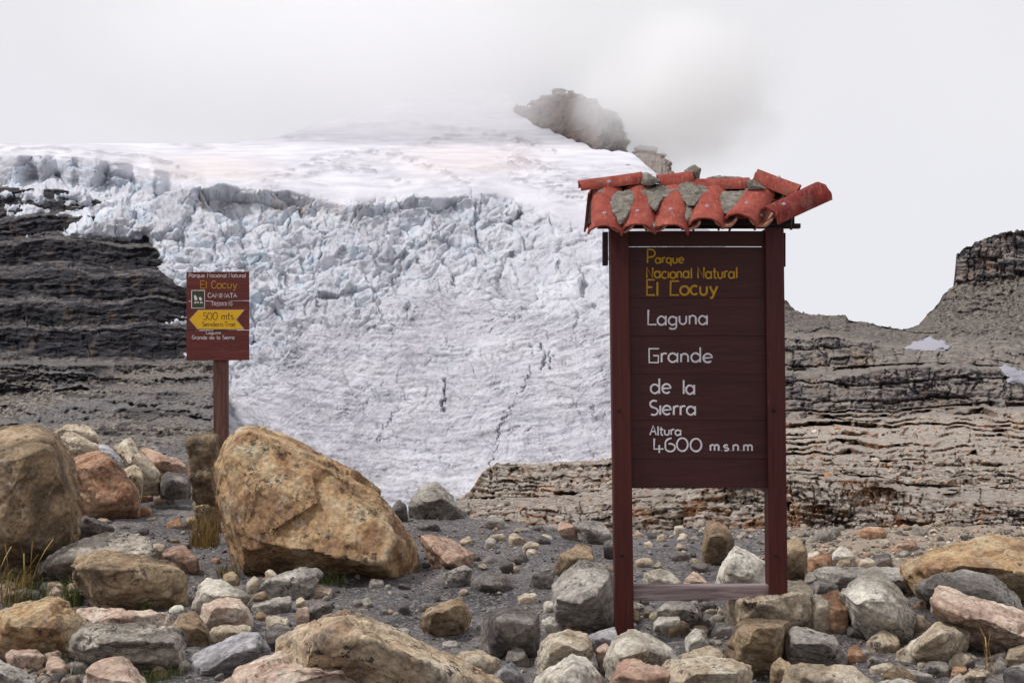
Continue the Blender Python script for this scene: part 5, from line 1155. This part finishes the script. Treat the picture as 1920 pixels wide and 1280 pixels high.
def pebble_mat(name, stops):
    m = NT(name); v = m.coord('Object'); col = m.ramp(m.attr('tone'), stops)
    col = m.mix(1.0, col, m.ramp(m.noise(v, 60, 6, 0.7), [(0.35, (.65, .65, .65, 1)), (0.65, (1.2, 1.2, 1.2, 1))]), 'MULTIPLY'); m.color(col); m.bump((m.noise(v, 90, 6, .7), .6, .004)); return m.m
PEB = pebble_mat('gravel_pebbles', [(0.0, srgb(66, 63, 66)), (0.45, srgb(104, 100, 100)), (0.7, srgb(140, 132, 126)), (0.86, srgb(170, 160, 148)), (1.0, srgb(160, 124, 96))])
RUB = pebble_mat('bench_rubble', [(0.0, srgb(96, 88, 82)), (0.4, srgb(150, 136, 122)), (0.7, srgb(186, 172, 156)), (0.9, srgb(172, 124, 88)), (1.0, srgb(204, 194, 180))])
rs = np.random.RandomState(5); N = 9000
px = rs.uniform(-80, 2000, N); py = 962 + 330 * rs.beta(1.0, 1.0, N); cl = fbm(v3(px / 130, py / 40, 9.), 3); keep = cl + rs.rand(N) * 0.9 > 0.12; px, py = px[keep], py[keep]
X, Y, Z = ground_at(px, py); size = np.clip(rs.lognormal(math.log(2.6), .6, len(X)), 1.2, 9) * Y / F
tag(scatter_mesh('gravel', X, Y, Z, size, PEB, 1), 'fine pebbles scattered over the dark gravel', 'gravel', kind='stuff')
N = 1500; px = rs.uniform(1180, 2000, N); py = rs.uniform(972, 1062, N); k2 = (px > 1420) | (py < 1010); px, py = px[k2], py[k2]
X, Y, Z = ground_at(px, py); size = np.clip(rs.lognormal(math.log(4.2), .5, len(X)), 2, 13) * Y / F
tag(scatter_mesh('rubble', X, Y, Z, size, RUB, 2), 'pale broken rubble on the bench before the ledges', 'rubble', kind='stuff')
gx, gy, GV = BRG; sel = np.argwhere((GV[:, :, 1] > 13) & (GV[:, :, 1] < 130) & (gx > 850)); pick = sel[rs.choice(len(sel), 1500)]; p = GV[pick[:, 0], pick[:, 1]]
size = np.clip(rs.lognormal(math.log(3.2), .55, len(p)), 1.5, 14) * p[:, 1] / F
tag(scatter_mesh('ledge_debris', p[:, 0], p[:, 1], p[:, 2], size, RUB, 3), 'broken stones lying on the bedrock ledges', 'rubble', kind='stuff')

def blade_mat(name, a, b):
    m = NT(name); col = m.ramp(m.attr('tone'), [(0.0, a), (1.0, b)]); m.color(col); m.b.inputs['Roughness'].default_value = 0.6; return m.m
G_GREEN = blade_mat('green_grass', srgb(46, 58, 24), srgb(112, 118, 58)); G_DRY = blade_mat('dry_grass', srgb(84, 66, 34), srgb(176, 146, 92)); G_MIX = blade_mat('mixed_grass', srgb(52, 58, 28), srgb(158, 132, 76))
def tuft(px, py, n, hpx, spread, mat, label, seed, lean=0.0, heads=0, Yo=None, lift=0.0):
    rs = np.random.RandomState(seed)
    if Yo is None: X, Y, Z = (float(q[0]) for q in ground_at(np.array([float(px)]), np.array([float(py)])))
    else: Y = Yo; X = Y * (px - 960) / F; Z = CAMZ + Y * (HY - py) / F
    k = Y / F; V, T, C = [], [], []; nv = 0
    for i in range(n):
        a = rs.uniform(0, 6.28); r = spread * k * math.sqrt(rs.rand()) * 0.5; bx, by = r * math.cos(a), r * math.sin(a)
        h = hpx * k * rs.uniform(.5, 1.05); la = rs.uniform(0, 6.28); out = rs.uniform(.1, .75) * h; w = rs.uniform(.5, 1.0) * k * 0.8
        head = i < heads
        if head: h = hpx * k * rs.uniform(1.3, 1.7); out = h * rs.uniform(.15, .5); w = 0.55 * k
        dx, dy = math.cos(la) * out + lean * h, math.sin(la) * out * .7
        sx, sy = -math.sin(la) * w, math.cos(la) * w
        if abs(sx) < w * .5: sx = w * .6
        tone = rs.rand() if not head else 1.0; seg = 5
        for j in range(seg + 1):
            t = j / seg; cx, cy, cz = bx + dx * t * t, by + dy * t * t, h * (t - 0.25 * t * t * out / max(h, 1e-6)); ww = (1 - t * .85)
            if head and t > .78: ww = 1.9
            V += [(cx - sx * ww, cy - sy * ww, cz), (cx + sx * ww, cy + sy * ww, cz)]; C += [tone, tone]
            if j: b0 = nv + 2 * (j - 1); T += [(b0, b0 + 1, b0 + 3), (b0, b0 + 3, b0 + 2)]
        nv += 2 * (seg + 1)
    me = tri_mesh('grass_tuft', np.array(V), np.array(T), True); at = me.attributes.new('tone', 'FLOAT', 'POINT'); at.data.foreach_set('value', np.array(C, np.float32))
    o = link('grass_tuft', me, mat); o.location = (X, Y, Z - 0.01 + lift); tag(o, label, 'grass', 'grass tufts among the boulders'); return o
tuft(14, 1128, 300, 78, 100, G_MIX, 'big clump of grass with tall seed heads at the left edge', 1, 0.05, 10)
tuft(66, 1130, 160, 55, 70, G_GREEN, 'low dark green grass below the huge left boulder', 2)
tuft(138, 1135, 170, 66, 34, G_GREEN, 'bright green tuft leaning left against the brown block', 3, -0.35)
tuft(384, 1022, 330, 74, 56, G_DRY, 'brown dry tuft between the upright block and the largest boulder', 4, 0.05, 4)
tuft(368, 935, 60, 46, 16, G_DRY, 'thin pale stalks at the foot of the upright brown block', 5, 0.0, 3)
tuft(428, 1078, 110, 34, 44, G_MIX, 'small green and dry tuft at the lower left of the largest boulder', 6)
tuft(122, 1222, 60, 48, 30, G_DRY, 'thin dry stalks between the ochre rock and the layered grey slab', 7, 0.05, 4)
tuft(300, 1140, 110, 26, 80, G_GREEN, 'dark green grass in the shade under the brown rounded block', 8)
tuft(310, 1272, 170, 36, 90, G_GREEN, 'dark green grass below the layered grey slab', 9)
tuft(170, 1255, 120, 28, 70, G_GREEN, 'green grass at the left foot of the layered grey slab', 10)
tuft(1302, 1162, 130, 34, 40, G_DRY, 'brown dry tuft under the crossbar of the notice board', 11)
tuft(1858, 1262, 40, 56, 26, G_DRY, 'tall thin stalks in front of the long pinkish slab', 12, -0.1, 5)
tuft(620, 1094, 120, 30, 60, G_GREEN, 'dark grass in the hollow under the largest boulder', 13)
tuft(1258, 1238, 40, 16, 30, G_MIX, 'tiny grass sprig on the gravel beside the lichen boulder', 14)

finish_solids()
